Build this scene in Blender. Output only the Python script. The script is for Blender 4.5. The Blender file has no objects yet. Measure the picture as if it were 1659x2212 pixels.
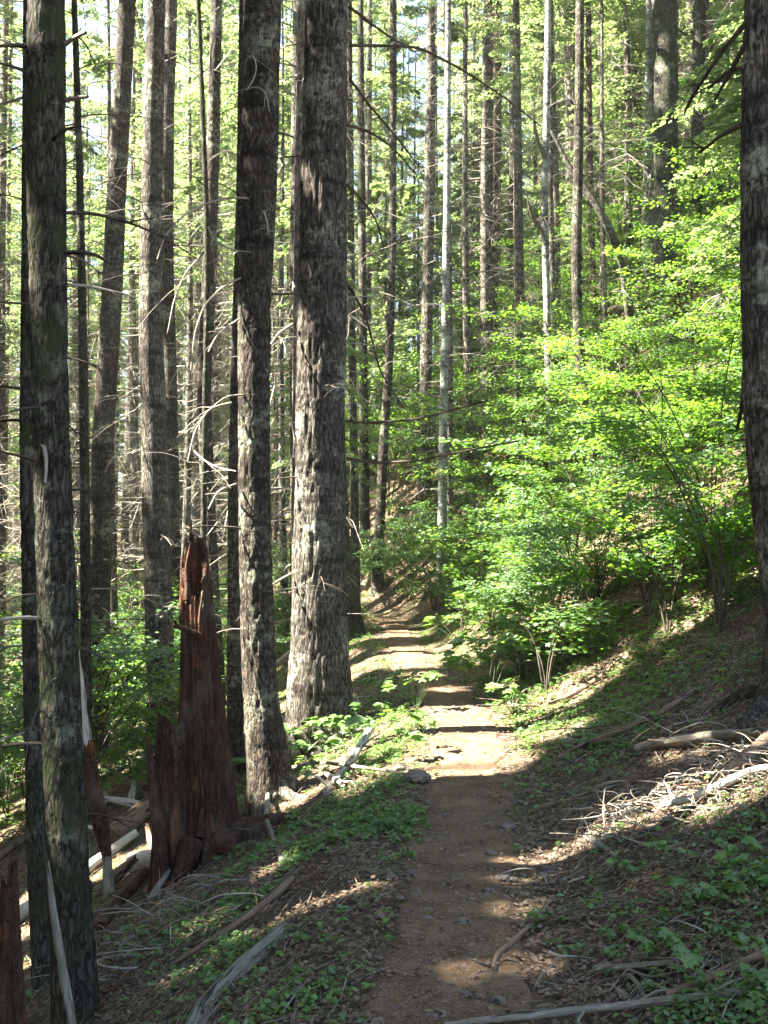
import bpy, math, random
import numpy as np
from mathutils import Vector

# ------------------------------------------------------------------ scene, camera, light
sc = bpy.context.scene
COL = sc.collection
R = math.radians
CAM = np.array([0.0, 0.0, 1.6])
FPX = 1080.0                      # focal length in pixels of the 768 x 1024 frame
PITCH = math.atan(20 / FPX)
cam_d = bpy.data.cameras.new('camera'); cam = bpy.data.objects.new('camera', cam_d); COL.objects.link(cam)
cam.location = CAM; cam.rotation_euler = (R(90) + PITCH, 0, 0)
cam_d.sensor_fit = 'VERTICAL'; cam_d.sensor_height = 24; cam_d.lens = 24 * FPX / 1024
cam_d.clip_start = 0.05; cam_d.clip_end = 2000
sc.camera = cam

SUN_EL, SUN_FW = R(50), R(-4)     # height of the sun, and how far it stands forward of due left
S = np.array([-math.cos(SUN_EL) * math.cos(SUN_FW), math.cos(SUN_EL) * math.sin(SUN_FW), math.sin(SUN_EL)])
w = bpy.data.worlds.new('World'); sc.world = w; w.use_nodes = True
nt = w.node_tree; nt.nodes.clear()
sky = nt.nodes.new('ShaderNodeTexSky'); sky.sky_type = 'NISHITA'; sky.sun_disc = False
sky.sun_elevation = SUN_EL; sky.sun_rotation = math.atan2(S[0], S[1]); sky.air_density = 1.0; sky.dust_density = 1.5
bg = nt.nodes.new('ShaderNodeBackground'); bg.inputs['Strength'].default_value = 0.05
out = nt.nodes.new('ShaderNodeOutputWorld'); nt.links.new(sky.outputs[0], bg.inputs[0]); nt.links.new(bg.outputs[0], out.inputs[0])
sun_d = bpy.data.lights.new('sun', 'SUN'); sun_d.energy = 5.0; sun_d.angle = R(0.5); sun_d.color = (1.0, 0.95, 0.86)
sun = bpy.data.objects.new('sun', sun_d); COL.objects.link(sun)
sun.rotation_euler = Vector(tuple(S)).to_track_quat('Z', 'Y').to_euler()
sc.view_settings.view_transform = 'Standard'; sc.view_settings.look = 'None'
sc.view_settings.gamma = 1.0; sc.view_settings.exposure = 3.7
sc.render.engine = 'CYCLES'
sc.cycles.max_bounces = 6; sc.cycles.diffuse_bounces = 4; sc.cycles.glossy_bounces = 1
sc.cycles.transmission_bounces = 3; sc.cycles.use_denoising = True
sc.cycles.caustics_reflective = False; sc.cycles.caustics_refractive = False

# ------------------------------------------------------------------ numeric helpers
rng = np.random.default_rng(7)
_perm = np.random.default_rng(3).random((64, 64, 64))
def vnoise(x, y, z=0.0):
    x, y, z = np.broadcast_arrays(np.asarray(x, float), np.asarray(y, float), np.asarray(z, float))
    xi, yi, zi = np.floor(x), np.floor(y), np.floor(z)
    fx, fy, fz = x - xi, y - yi, z - zi
    fx, fy, fz = [f * f * (3 - 2 * f) for f in (fx, fy, fz)]
    xi, yi, zi = xi.astype(int) & 63, yi.astype(int) & 63, zi.astype(int) & 63
    x1, y1, z1 = (xi + 1) & 63, (yi + 1) & 63, (zi + 1) & 63
    def L(a, b, t): return a + (b - a) * t
    c = L(L(L(_perm[xi, yi, zi], _perm[x1, yi, zi], fx), L(_perm[xi, y1, zi], _perm[x1, y1, zi], fx), fy),
          L(L(_perm[xi, yi, z1], _perm[x1, yi, z1], fx), L(_perm[xi, y1, z1], _perm[x1, y1, z1], fx), fy), fz)
    return c * 2 - 1
def fbm(x, y, z=0.0, o=3):
    s, a, t = 0, 1.0, 0
    for k in range(o):
        s = s + a * vnoise(np.asarray(x) * 2**k + 7.3 * k, np.asarray(y) * 2**k + 3.1 * k, np.asarray(z) * 2**k); t += a; a *= .5
    return s / t
def sstep(a, b, x):
    t = np.clip((np.asarray(x, float) - a) / (b - a), 0, 1); return t * t * (3 - 2 * t)
def nrm(v): return v / (np.linalg.norm(v, axis=-1, keepdims=True) + 1e-9)

# ------------------------------------------------------------------ terrain
TY = np.array([-20, 0, 2.0, 3.5, 5, 6.5, 8.2, 10.6, 13.3, 16, 18.6, 20.5, 23, 26, 30, 36, 45, 70, 200])
TX = np.array([0.0, .15, .22, .26, .36, .50, .71, .60, .36, .26, .22, -.25, -1.9, -4.4, -7.8, -12, -18, -34, -110])
_ys = np.linspace(-20, 200, 2201); _xs = np.interp(_ys, TY, TX)
_k = np.hanning(15); _k /= _k.sum(); _xs = np.convolve(np.pad(_xs, 7, mode='edge'), _k, 'valid')
def trail_x(y): return np.interp(y, _ys, _xs)
def height(x, y):
    x = np.asarray(x, float); y = np.asarray(y, float)
    sx = x - trail_x(y)
    sx = sx + .10 * fbm(y * .9, 4.2, 0, 2)
    g = .46 + .30 * sstep(4, 15, y)                        # bank grade on the uphill side
    r = np.maximum(sx - .36, 0); l = np.maximum(-sx - .36, 0)
    up = g * (r + .25 * np.exp(-r / .25) - .25) + .05 * np.sqrt(r)
    up = np.where(r > 12, up - .25 * (r - 12) * .8, up)
    up = up * (1 - .88 * sstep(24, 36, y) * (1 - sstep(-2, 14, x - (y - 30) * .10)))
    dn = 5.6 * (1 - np.exp(-(np.sqrt(l * l + .04) - .2) * .56 / 5.6))
    off = sstep(.25, .9, np.abs(sx))
    n = .30 * fbm(x * .35, y * .35, 1.7, 2) * sstep(1, 4, np.abs(sx)) + .07 * fbm(x * 1.6, y * 1.6, 5.1, 3) * off
    n = n + (.012 + .022 * off) * fbm(x * 6, y * 6, 2.2, 3)
    n = n + .035 * fbm(x * .8, y * 3.2, 9.1, 2) * (1 - off)
    return up - dn + n
_cp, _sp = math.cos(PITCH), math.sin(PITCH)
def ray(xv, yv):                                           # (1659 x 2212 reading of the photo)
    u = (xv * .46293 - 384) / FPX; v = (512 - yv * .46293) / FPX
    return np.array([u, _cp - v * _sp, v * _cp + _sp])
def at(xv, yv, d):                                         # the place seen there at depth d
    r = ray(xv, yv); return CAM + r * (d / r[1])
def hit(xv, yv, dmax=70):                                  # the ground seen there
    r = ray(xv, yv); t = np.concatenate([np.linspace(1.5, 20, 1500), np.linspace(20, dmax, 1500)])
    P = CAM + r[None] * t[:, None]; below = P[:, 2] < height(P[:, 0], P[:, 1])
    k = int(np.argmax(below)) if below.any() else len(t) - 1
    p = P[k].copy(); p[2] = float(height(p[0], p[1])); return p
MPV = .46293 / FPX                                         # metres per photo unit per metre of depth

# ------------------------------------------------------------------ where sun reaches the ground and trunks
_sa = nrm(np.cross(S, [0, 0, 1.0])); _sb = np.cross(_sa, S)
_T = []
def _tgt(p, r, w=1.0): _T.append((float(p @ _sa), float(p @ _sb), r))
for xv, yv, r in [(1020,1578,.55),(960,1600,.5),(1085,1562,.42),(960,1655,.42),(1050,1640,.3),(1000,1545,.3),(1060,1600,.3),(900,1662,.2),(1120,1636,.16),
    (860,1352,.34),(880,1368,.3),(870,1402,.12),(885,1432,.18),(900,1460,.2),(965,1492,.16),(1000,1480,.14),
    (1240,1480,.36),(1180,1505,.25),(1320,1445,.2),(700,1540,.35),(640,1575,.4),(700,1660,.3),(660,1720,.25),(780,1700,.15),(820,1590,.3),(880,1562,.2),(760,1680,.16),
    (700,1690,.18),(640,1700,.15),(1180,1590,.2),(1250,1575,.14),
    (1560,1710,.22),(1500,1725,.2),(1640,1672,.26),(1450,1742,.17),(1390,1765,.15),(1340,1788,.12),(1600,1690,.2),(1290,1808,.09),(800,1560,.5),(740,1600,.4),
    (1230,1830,.05),(1180,1850,.05),(1130,1866,.05),(1225,1868,.055),(1265,1856,.05),(1180,1885,.045),(1110,1902,.03),(1440,1640,.08),(1520,1620,.08),
    (1100,1975,.04),(1145,1955,.03),(1365,1928,.04),(1410,1912,.03),
    (1130,2038,.03),(1150,2092,.05),(1010,2108,.03),(800,2062,.05),
    (440,1850,.10),(400,1880,.1),(500,1830,.08),(560,1820,.06),(560,1970,.06),(480,1990,.07),(420,2010,.06),(620,1870,.07),(560,1890,.08),
    (300,1850,.25),(220,1880,.2),(80,1950,.3),(110,2060,.25),(50,2020,.2),(280,1780,.2),(160,1900,.2),(330,2000,.06),
    (300,1560,.7),(340,1600,.4),(20,1500,.8),(250,1500,.8),(60,1700,.5),(20,1800,.35),(100,1620,.5),(1100,1480,.12),(1040,1430,.12),(1060,1300,.2),(1120,1260,.2),
    (800,1270,.4),(1300,1250,.12),(1180,1330,.12),(1000,1340,.15),(1130,1420,.1)]:
    _tgt(hit(xv, yv), r)
for y in range(1110, 1530, 25): _tgt(at(652, y, 9.86), .25)
for y in list(range(1020, 1110, 30)) + [740, 765, 790, 815, 860, 900]: _tgt(at(655, y, 9.86), .17)
for y in (1130, 1170, 1210): _tgt(at(97, y, 4.9), .13)
for y in list(range(1330, 1800, 60)): _tgt(at(92, y, 4.92), .09)
for y in list(range(1160, 1700, 45)): _tgt(at(532, y, 8.5), .13)
for y in (1230, 1260, 1290): _tgt(at(425, y, 7.45), .16)
_NT = len(_T)
for xv, yv in [(300,1560),(250,1500),(60,1600),(20,1750),(150,1500),(300,1450),(120,1650),(40,1500),(300,1640)]:
    for hh_ in (.3, 1.0): _tgt(hit(xv, yv) + [0, 0, hh_], .7)
for k in range(16): _tgt(at(770 + 18 * k, 900 + 90 * (k % 4), 21 + k % 3 * 2), .8)
for y in (1420, 1460, 1500, 1540): _tgt(at(165, y, 8.5), .10)
for y in (480, 520, 560, 600, 900, 960): _tgt(at(232, y, 17.0), .1)
_rg = np.random.default_rng(12)
for _ in range(60):
    d_ = _rg.uniform(12, 24); _tgt(at(_rg.uniform(780, 1620), _rg.uniform(650, 1230), d_), _rg.uniform(.4, .9))
for _ in range(60): _tgt(at(_rg.uniform(900, 1620), _rg.uniform(0, 700), _rg.uniform(16, 28)), _rg.uniform(.5, 1.0))
for _ in range(30): _tgt(at(_rg.uniform(0, 620), _rg.uniform(900, 1550), _rg.uniform(14, 24)), _rg.uniform(.3, .7))
_T = np.array(_T)
def shade_ok(P, pad=0.06):                                 # False where a leaf would stand in one of those sunbeams
    a, b = P @ _sa, P @ _sb
    keep = np.ones(len(P), bool)
    for ta, tb, r in _T:
        keep &= (a - ta)**2 + (b - tb)**2 > max(r + pad, .115)**2
    return keep

# ------------------------------------------------------------------ mesh builder
class MB:
    def __init__(s): s.V = []; s.F = []; s.n = 0; s.M = []; s.S = []; s.A = []
    def add(s, V, F, mat=0, smooth=True, fib=None):                  # F: (m, k) int array of polygons
        V = np.asarray(V, float).reshape(-1, 3); F = np.asarray(F, int)
        s.A.append(V if fib is None else fib.reshape(-1, 3)); s.V.append(V); s.F.append(F + s.n); s.n += len(V); s.M.append(np.full(len(F), mat)); s.S.append(np.full(len(F), smooth))
        return s
    def tube(s, pts, rad, seg=8, step=None, amp=0.0, bark=(6, 2.0), mat=0, cap=True, ref=None, jag=0.0, seed=0.0, flute=0.0, fluten=5):
        pts = np.asarray(pts, float); rad = np.asarray(rad, float) * np.ones(len(pts))
        d = np.r_[0, np.cumsum(np.linalg.norm(np.diff(pts, axis=0), axis=1))]
        n = len(pts) if step is None else max(3, int(d[-1] / step) + 1)
        t = np.linspace(0, d[-1], n)
        if step is not None and len(pts) > 2:              # smooth the bends
            P = np.stack([np.interp(t, d, pts[:, k]) for k in range(3)], 1)
            w_ = max(1, int(n / (len(pts) * 2.2))); k_ = np.hanning(2 * w_ + 3)[1:-1]; k_ /= k_.sum(); h = len(k_) // 2
            for k in range(3):
                c = P[:, k]; e = np.concatenate([c[0] - (c[1:h + 1] - c[0])[::-1], c, c[-1] + (c[-1] - c[-h - 1:-1])[::-1]]) if h else c
                P[:, k] = np.convolve(e, k_, 'valid')
        else: P = np.stack([np.interp(t, d, pts[:, k]) for k in range(3)], 1)
        r = np.interp(t, d, rad)
        T = nrm(np.gradient(P, axis=0))
        if ref is None: ref = (0, 1, 0) if abs(T[:, 2].mean()) > .6 else (0, 0, 1)
        A = nrm(np.cross(T, np.array(ref, float)[None])); B = np.cross(T, A)
        th = np.linspace(0, 2 * math.pi, seg, endpoint=False)
        c, sn = np.cos(th)[None, :], np.sin(th)[None, :]
        rr = r[:, None] * np.ones((1, seg))
        if amp:
            k = bark[0]; zz = t[:, None] * bark[1]
            v = fbm(c * k + seed, sn * k + 3, zz + seed + .6 * fbm(c * 3, sn * 3, t[:, None] * 4, 2), 3); ridg = np.clip(np.abs(v) * 5, 0, 1) * 1.6 - .8 + .5 * fbm(c * k * 2.3, sn * k * 2.3, zz * 3, 2)
            lum = fbm(c * 1.2 + seed, sn * 1.2, t[:, None] * 1.1, 2)
            rr = rr * (1 + .06 * lum) + amp * ridg
        if flute: rr = rr * (1 + flute * np.cos(fluten * th + seed)[None, :] * np.linspace(1, 0, n)[:, None]**2.5)
        V = P[:, None] + rr[..., None] * (c[..., None] * A[:, None] + sn[..., None] * B[:, None])
        if jag:                                            # torn ends
            V[-1] += T[-1][None] * (rng.random((seg, 1)) * jag)
        V = V.reshape(-1, 3); of = rng.random(3) * 5
        FB = np.stack([rr * c, rr * sn, t[:, None] * .09 + 0 * rr], -1) + of
        i = np.arange(n - 1)[:, None] * seg; j = np.arange(seg)[None]; j1 = (j + 1) % seg
        F = np.stack([i + j, i + j1, i + seg + j1, i + seg + j], -1).reshape(-1, 4)
        s.add(V, F, mat, True, FB)
        if cap:
            for row, fl in ((0, True), (n - 1, False)):
                V2 = V[row * seg:(row + 1) * seg]; ce = V2.mean(0) - (T[row] * .3 * r[row] if jag and not fl else 0)
                base = s.n; q = np.arange(seg); q1 = (q + 1) % seg
                Fc = np.stack([q1, q, np.full(seg, seg)], 1) if fl else np.stack([q, q1, np.full(seg, seg)], 1)
                s.add(np.vstack([V2, ce]), Fc, mat, False)
        return s
    def leaves(s, C, D, N, size, tmpl, mat=0, bend=.25):   # many flat leaf shapes: centre, direction, normal, size
        C = np.asarray(C); m = len(C)
        if m == 0: return s
        D = nrm(D); N = nrm(N - (N * D).sum(-1, keepdims=True) * D); Bv = np.cross(N, D)
        T = tmpl; k = len(T); size = np.broadcast_to(size, (m,))
        x = T[None, :, 0] * size[:, None]; y = T[None, :, 1] * size[:, None]
        z = -bend * (np.abs(T[None, :, 1])**1.5 + .35 * T[None, :, 0]**2) * size[:, None]
        V = C[:, None] + x[..., None] * D[:, None] + y[..., None] * Bv[:, None] + z[..., None] * N[:, None]
        F = (np.arange(m)[:, None] * k + np.arange(k)[None])
        return s.add(V.reshape(-1, 3), F, mat, False)
    def twigs(s, A, B, r, mat=0, sag=0.0):                 # many thin three-sided sticks with a middle joint
        A = np.asarray(A); B = np.asarray(B); m = len(A)
        if m == 0: return s
        r = np.broadcast_to(r, (m,))[:, None, None]
        d = nrm(B - A); u = nrm(np.cross(d, np.array([.3, .5, .8]))); v = np.cross(d, u)
        Mi = (A + B) / 2 + sag * np.linalg.norm(B - A, axis=1)[:, None] * (u * rng.normal(0, 1, (m, 1)) + v * rng.normal(0, 1, (m, 1))) * .5
        rings = []
        for P, f in ((A, 1.0), (Mi, .8), (B, .35)):
            ring = np.stack([u * math.cos(a) + v * math.sin(a) for a in (0, 2.094, 4.189)], 1)
            rings.append(P[:, None] + ring * r * f)
        V = np.concatenate(rings, 1); F = []
        for a in (0, 3):
            for q in range(3): F.append([a + q, a + (q + 1) % 3, a + 3 + (q + 1) % 3, a + 3 + q])
        F = (np.arange(m)[:, None, None] * 9 + np.array(F)[None]).reshape(-1, 4)
        return s.add(V.reshape(-1, 3), F, mat)
    def mesh(s, name, mats, origin=(0, 0, 0)):
        V = np.concatenate(s.V) - np.asarray(origin, float)
        me = bpy.data.meshes.new(name)
        loops = np.concatenate([f.reshape(-1) for f in s.F]).astype(np.int32)
        cnt = np.concatenate([np.full(len(f), f.shape[1]) for f in s.F]).astype(np.int32)
        st = np.r_[0, np.cumsum(cnt)[:-1]].astype(np.int32)
        me.vertices.add(len(V)); me.vertices.foreach_set('co', V.astype(np.float32).reshape(-1))
        me.loops.add(len(loops)); me.loops.foreach_set('vertex_index', loops)
        me.polygons.add(len(cnt)); me.polygons.foreach_set('loop_start', st)
        me.update(calc_edges=True)
        for m_ in mats: me.materials.append(m_)
        me.polygons.foreach_set('material_index', np.concatenate(s.M).astype(np.int32))
        me.polygons.foreach_set('use_smooth', np.concatenate(s.S).astype(bool))
        fa = me.attributes.new('fibre', 'FLOAT_VECTOR', 'POINT'); fa.data.foreach_set('vector', np.concatenate(s.A).astype(np.float32).reshape(-1))
        me.update(); return me
    def build(s, name, mats, parent=None, origin=None):
        if not isinstance(mats, (list, tuple)): mats = [mats]
        if origin is None: origin = np.concatenate(s.V).mean(0) if parent is None else (0, 0, 0)
        if parent is not None and origin is not None:
            origin = np.asarray(parent['_o']) if '_o' in parent else origin
        me = s.mesh(name, mats, origin); o = bpy.data.objects.new(name, me); COL.objects.link(o)
        if parent is not None: o.parent = parent
        else: o.location = Vector([float(q) for q in origin])
        return o
def tag(o, label=None, cat=None, group=None, kind=None):
    if label: o['label'] = label
    if cat: o['category'] = cat
    if group: o['group'] = group
    if kind: o['kind'] = kind
    return o
def thing(name, loc, label, cat, group=None):
    o = bpy.data.objects.new(name, None); COL.objects.link(o); o.location = Vector([float(q) for q in loc])
    o['_o'] = [float(q) for q in loc]; o.empty_display_size = .1
    return tag(o, label, cat, group)
def link_obj(name, me, parent=None):
    o = bpy.data.objects.new(name, me); COL.objects.link(o); o.parent = parent; return o

KITE = np.array([[-.5, 0], [-.05, -.22], [.5, 0], [-.05, .22]])
OVAL = np.array([[-.5, 0], [-.22, -.27], [.12, -.28], [.5, 0], [.12, .28], [-.22, .27]])
MAPLE = np.array([[-.42, 0], [-.36, -.40], [-.08, -.30], [.12, -.52], [.16, -.2], [.55, 0], [.16, .2], [.12, .52], [-.08, .30], [-.36, .40]])
SPRAY = np.array([[-.5, 0], [-.28, -.16], [-.18, -.04], [.02, -.22], [.1, -.05], [.28, -.13], [.5, 0], [.28, .13], [.1, .05], [.02, .22], [-.18, .04], [-.28, .16]])

# ------------------------------------------------------------------ materials
def mat(name):
    m = bpy.data.materials.new(name); m.use_nodes = True; t = m.node_tree; t.nodes.clear()
    o = t.nodes.new('ShaderNodeOutputMaterial'); return m, t, o
def N(t, kind, **kw):
    n = t.nodes.new('ShaderNode' + kind)
    for k, v in kw.items():
        if k in n.inputs: n.inputs[k].default_value = v
        else: setattr(n, k, v)
    return n
def ramp(t, fac, stops):
    r = t.nodes.new('ShaderNodeValToRGB'); e = r.color_ramp.elements
    while len(e) < len(stops): e.new(.5)
    for k, (p, c) in enumerate(stops): e[k].position = p; e[k].color = (*c, 1)
    t.links.new(fac, r.inputs[0]); return r.outputs[0]
def coords(t, scale, kind='Object'):
    tc = N(t, 'TexCoord'); mp = N(t, 'Mapping'); mp.inputs['Scale'].default_value = scale
    t.links.new(tc.outputs[kind], mp.inputs[0]); return mp.outputs[0]
def noise(t, vec, scale, detail=4, rough=.6, dist=0.0):
    n = N(t, 'TexNoise'); n.inputs['Scale'].default_value = scale; n.inputs['Detail'].default_value = detail
    n.inputs['Roughness'].default_value = rough; n.inputs['Distortion'].default_value = dist
    t.links.new(vec, n.inputs['Vector']); return n.outputs[0]
def voro(t, vec, scale, feat='F1', out_='Distance', rand=1.0):
    n = N(t, 'TexVoronoi'); n.feature = feat; n.inputs['Scale'].default_value = scale; n.inputs['Randomness'].default_value = rand
    t.links.new(vec, n.inputs['Vector']); return n.outputs[out_]
def mixc(t, f, a, b):
    m = t.nodes.new('ShaderNodeMix'); m.data_type = 'RGBA'
    for i, v in ((0, f), (6, a), (7, b)):
        if isinstance(v, (tuple, float, int)):
            m.inputs[i].default_value = v if i == 0 else (*v, 1)
        else: t.links.new(v, m.inputs[i])
    return m.outputs[2]
def mathn(t, op, a, b=None):
    m = N(t, 'Math', operation=op)
    for i, v in enumerate((a, b)):
        if v is None: continue
        if isinstance(v, (int, float)): m.inputs[i].default_value = v
        else: t.links.new(v, m.inputs[i])
    return m.outputs[0]
def finish(t, o, col, rough=.9, bump=None, dist=.01, strength=1.0, spec=.2):
    b = N(t, 'BsdfPrincipled'); b.inputs['Roughness'].default_value = rough; b.inputs['Specular IOR Level'].default_value = spec
    if isinstance(col, tuple): b.inputs['Base Color'].default_value = (*col, 1)
    else: t.links.new(col, b.inputs['Base Color'])
    if bump is not None:
        bn = N(t, 'Bump'); bn.inputs['Strength'].default_value = strength; bn.inputs['Distance'].default_value = dist
        t.links.new(bump, bn.inputs['Height']); t.links.new(bn.outputs[0], b.inputs['Normal'])
    t.links.new(b.outputs[0], o.inputs[0])

def bark_mat(name, dark, mid, pale, lichen, lich_amt=.55, plate=16, stretch=.28, moss=None, moss_amt=.6):
    m, t, o = mat(name)
    v = coords(t, (1, 1, stretch)); vi = coords(t, (1, 1, 1))
    warp = noise(t, v, 9, 3)
    wn = N(t, 'TexNoise'); wn.inputs['Scale'].default_value = 26; wn.inputs['Detail'].default_value = 4; t.links.new(v, wn.inputs['Vector'])
    vm = N(t, 'VectorMath', operation='MULTIPLY_ADD'); t.links.new(wn.outputs[1], vm.inputs[0]); vm.inputs[1].default_value = (.07, .07, .07); t.links.new(v, vm.inputs[2])
    cell = voro(t, vm.outputs[0], plate, 'DISTANCE_TO_EDGE')
    fine = noise(t, v, 60, 5, .7)
    furrow = ramp(t, mathn(t, 'ADD', cell, mathn(t, 'MULTIPLY', mathn(t, 'SUBTRACT', fine, .5), .35)), [(0, (0, 0, 0)), (.16, (.6,) * 3), (.4, (1,) * 3)])
    h = mathn(t, 'ADD', mathn(t, 'MULTIPLY', furrow, .7), mathn(t, 'ADD', mathn(t, 'MULTIPLY', fine, .5), mathn(t, 'MULTIPLY', warp, .8)))
    tone = mixc(t, ramp(t, noise(t, v, 45, 6, .75), [(.3, (0,) * 3), (.7, (1,) * 3)]), mid, pale)
    c = mixc(t, mathn(t, 'MULTIPLY', furrow, 1.0), dark, tone)
    ln = mathn(t, 'ADD', mathn(t, 'MULTIPLY', noise(t, vi, 20, 6, .78), .55), mathn(t, 'MULTIPLY', noise(t, vi, 2.6, 3, .6), .45))
    lm = ramp(t, ln, [(lich_amt - .03, (0, 0, 0)), (lich_amt + .05, (1, 1, 1))])
    c = mixc(t, mathn(t, 'MULTIPLY', lm, .85), c, lichen)
    rings = noise(t, coords(t, (.4, .4, 3.2)), 2.2, 3)
    c = mixc(t, ramp(t, rings, [(.52, (0,) * 3), (.66, (.7,) * 3)]), c, tuple(q * .6 for q in dark))
    if moss:
        mn = noise(t, vi, 5, 5, .7); c = mixc(t, ramp(t, mn, [(moss_amt - .08, (0,) * 3), (moss_amt + .05, (1,) * 3)]), c, moss)
    finish(t, o, c, .92, h, .012, .9, .15); return m
M = {}
M['bark'] = bark_mat('bark_grey', (.020, .016, .012), (.080, .062, .045), (.135, .108, .082), (.25, .265, .185), .55, 34, .25)
M['bark_big'] = bark_mat('bark_furrowed', (.024, .018, .013), (.112, .096, .076), (.19, .168, .135), (.32, .32, .24), .55, 34, .2)
M['bark_moss'] = bark_mat('bark_mossy', (.014, .013, .009), (.070, .058, .044), (.13, .112, .085), (.25, .27, .19), .56, 34, .26, (.04, .05, .02), .57)
M['bark_far'] = bark_mat('bark_far', (.035, .028, .02), (.14, .115, .09), (.25, .22, .18), (.30, .32, .24), .56, 16, .3)
M['bark_pale'] = bark_mat('bark_pale', (.06, .055, .045), (.20, .19, .165), (.33, .32, .285), (.40, .42, .35), .5, 8, 1.6)
M['bark_red'] = bark_mat('bark_brown', (.03, .017, .012), (.13, .085, .062), (.25, .18, .14), (.33, .32, .25), .6, 18, .25)

def wood_mat(name, a, b, c_, streak=40, amount=.5, rough=.85, dist=.006):
    m, t, o = mat(name)
    at_ = N(t, 'Attribute'); at_.attribute_name = 'fibre'; v = at_.outputs['Vector']; w_ = coords(t, (1, 1, 1))
    n1 = noise(t, w_, 6, 5, .75); n2 = noise(t, v, streak * 3, 5, .75, .4); n3 = noise(t, v, streak, 3, .6, .3)
    c = mixc(t, ramp(t, n1, [(.35, (0,) * 3), (.65, (1,) * 3)]), a, b); c = mixc(t, mathn(t, 'MULTIPLY', ramp(t, n2, [(.4, (0,) * 3), (.62, (1,) * 3)]), amount), c, c_)
    ck = ramp(t, n3, [(.36, (0,) * 3), (.42, (1,) * 3)]); c = mixc(t, ck, tuple(q * .35 for q in c_), c)
    finish(t, o, c, rough, mathn(t, 'ADD', mathn(t, 'MULTIPLY', n2, .6), ck), dist, .9); return m
M['twig_dark'] = wood_mat('dead_twig_brown', (.07, .052, .038), (.12, .095, .07), (.03, .024, .018))
M['twig_pale'] = wood_mat('dead_twig_silver', (.30, .265, .21), (.40, .36, .29), (.15, .12, .09))
M['log_grey'] = wood_mat('weathered_log', (.30, .27, .21), (.20, .19, .13), (.10, .085, .06), 30, .7)
M['log_white'] = wood_mat('bleached_log', (.60, .56, .48), (.50, .46, .38), (.28, .22, .16), 30, .5)
M['log_brown'] = wood_mat('brown_log', (.20, .13, .085), (.28, .20, .13), (.08, .05, .035), 30, .7)
def rot_mat():
    m, t, o = mat('rotten_red_wood')
    v = coords(t, (1, 1, .10)); vi = coords(t, (1, 1, .5))
    st = noise(t, v, 34, 5, .7, .3); big = noise(t, vi, 4, 4, .65); cub = voro(t, coords(t, (1, 1, .7)), 22, 'DISTANCE_TO_EDGE')
    fz = noise(t, vi, 55, 5, .8)
    c = mixc(t, ramp(t, mathn(t, 'ADD', mathn(t, 'MULTIPLY', st, .6), mathn(t, 'MULTIPLY', fz, .4)), [(.38, (0,) * 3), (.62, (1,) * 3)]), (.020, .012, .008), (.115, .060, .036))
    c = mixc(t, ramp(t, big, [(.52, (0,) * 3), (.70, (.8,) * 3)]), c, (.17, .145, .105))
    c = mixc(t, ramp(t, noise(t, vi, 7, 5, .75), [(.54, (0,) * 3), (.72, (.8,) * 3)]), c, (.30, .11, .05))
    h = mathn(t, 'ADD', mathn(t, 'ADD', st, mathn(t, 'MULTIPLY', fz, .5)), mathn(t, 'MULTIPLY', ramp(t, cub, [(0, (0,) * 3), (.08, (1,) * 3)]), .25))
    finish(t, o, c, .9, h, .02, 1.0, .15); return m
M['rot'] = rot_mat()
def leaf_mat(name, dark, light, trans, tw=.45, sc_=1.3, rough=.5, gloss=.06):
    m, t, o = mat(name)
    v = coords(t, (1, 1, 1)); n = noise(t, v, sc_, 3, .6); info = N(t, 'ObjectInfo')
    n2 = noise(t, v, 24, 2, .6)
    f = mathn(t, 'ADD', mathn(t, 'MULTIPLY', n, .6), mathn(t, 'MULTIPLY', n2, .4))
    f = ramp(t, f, [(.36, (0,) * 3), (.64, (1,) * 3)])
    c = mixc(t, f, dark, light); tr = mixc(t, f, tuple(q * .6 for q in trans), trans)
    hsv = N(t, 'HueSaturation'); t.links.new(tr, hsv.inputs['Color'])
    t.links.new(mathn(t, 'ADD', mathn(t, 'MULTIPLY', info.outputs['Random'], .5), .75), hsv.inputs['Value'])
    d = N(t, 'BsdfDiffuse'); t.links.new(c, d.inputs[0]); tl = N(t, 'BsdfTranslucent'); t.links.new(hsv.outputs[0], tl.inputs[0])
    g = N(t, 'BsdfGlossy'); g.inputs['Roughness'].default_value = rough; g.inputs[0].default_value = (.9, .95, 1, 1)
    m1 = N(t, 'MixShader'); m1.inputs[0].default_value = tw; t.links.new(d.outputs[0], m1.inputs[1]); t.links.new(tl.outputs[0], m1.inputs[2])
    m2 = N(t, 'MixShader'); m2.inputs[0].default_value = gloss; t.links.new(m1.outputs[0], m2.inputs[1]); t.links.new(g.outputs[0], m2.inputs[2])
    t.links.new(m2.outputs[0], o.inputs[0]); return m
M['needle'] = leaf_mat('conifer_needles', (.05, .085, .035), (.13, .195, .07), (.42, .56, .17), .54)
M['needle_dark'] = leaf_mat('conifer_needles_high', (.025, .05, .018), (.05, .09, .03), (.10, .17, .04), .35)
M['maple'] = leaf_mat('vine_maple_leaves', (.04, .105, .018), (.10, .20, .032), (.26, .48, .036), .5)
M['herb'] = leaf_mat('herb_leaves', (.07, .145, .025), (.15, .26, .05), (.28, .48, .06), .42, 2.5)
M['fern'] = leaf_mat('fern_fronds', (.07, .15, .03), (.12, .22, .05), (.22, .40, .06), .4)
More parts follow.
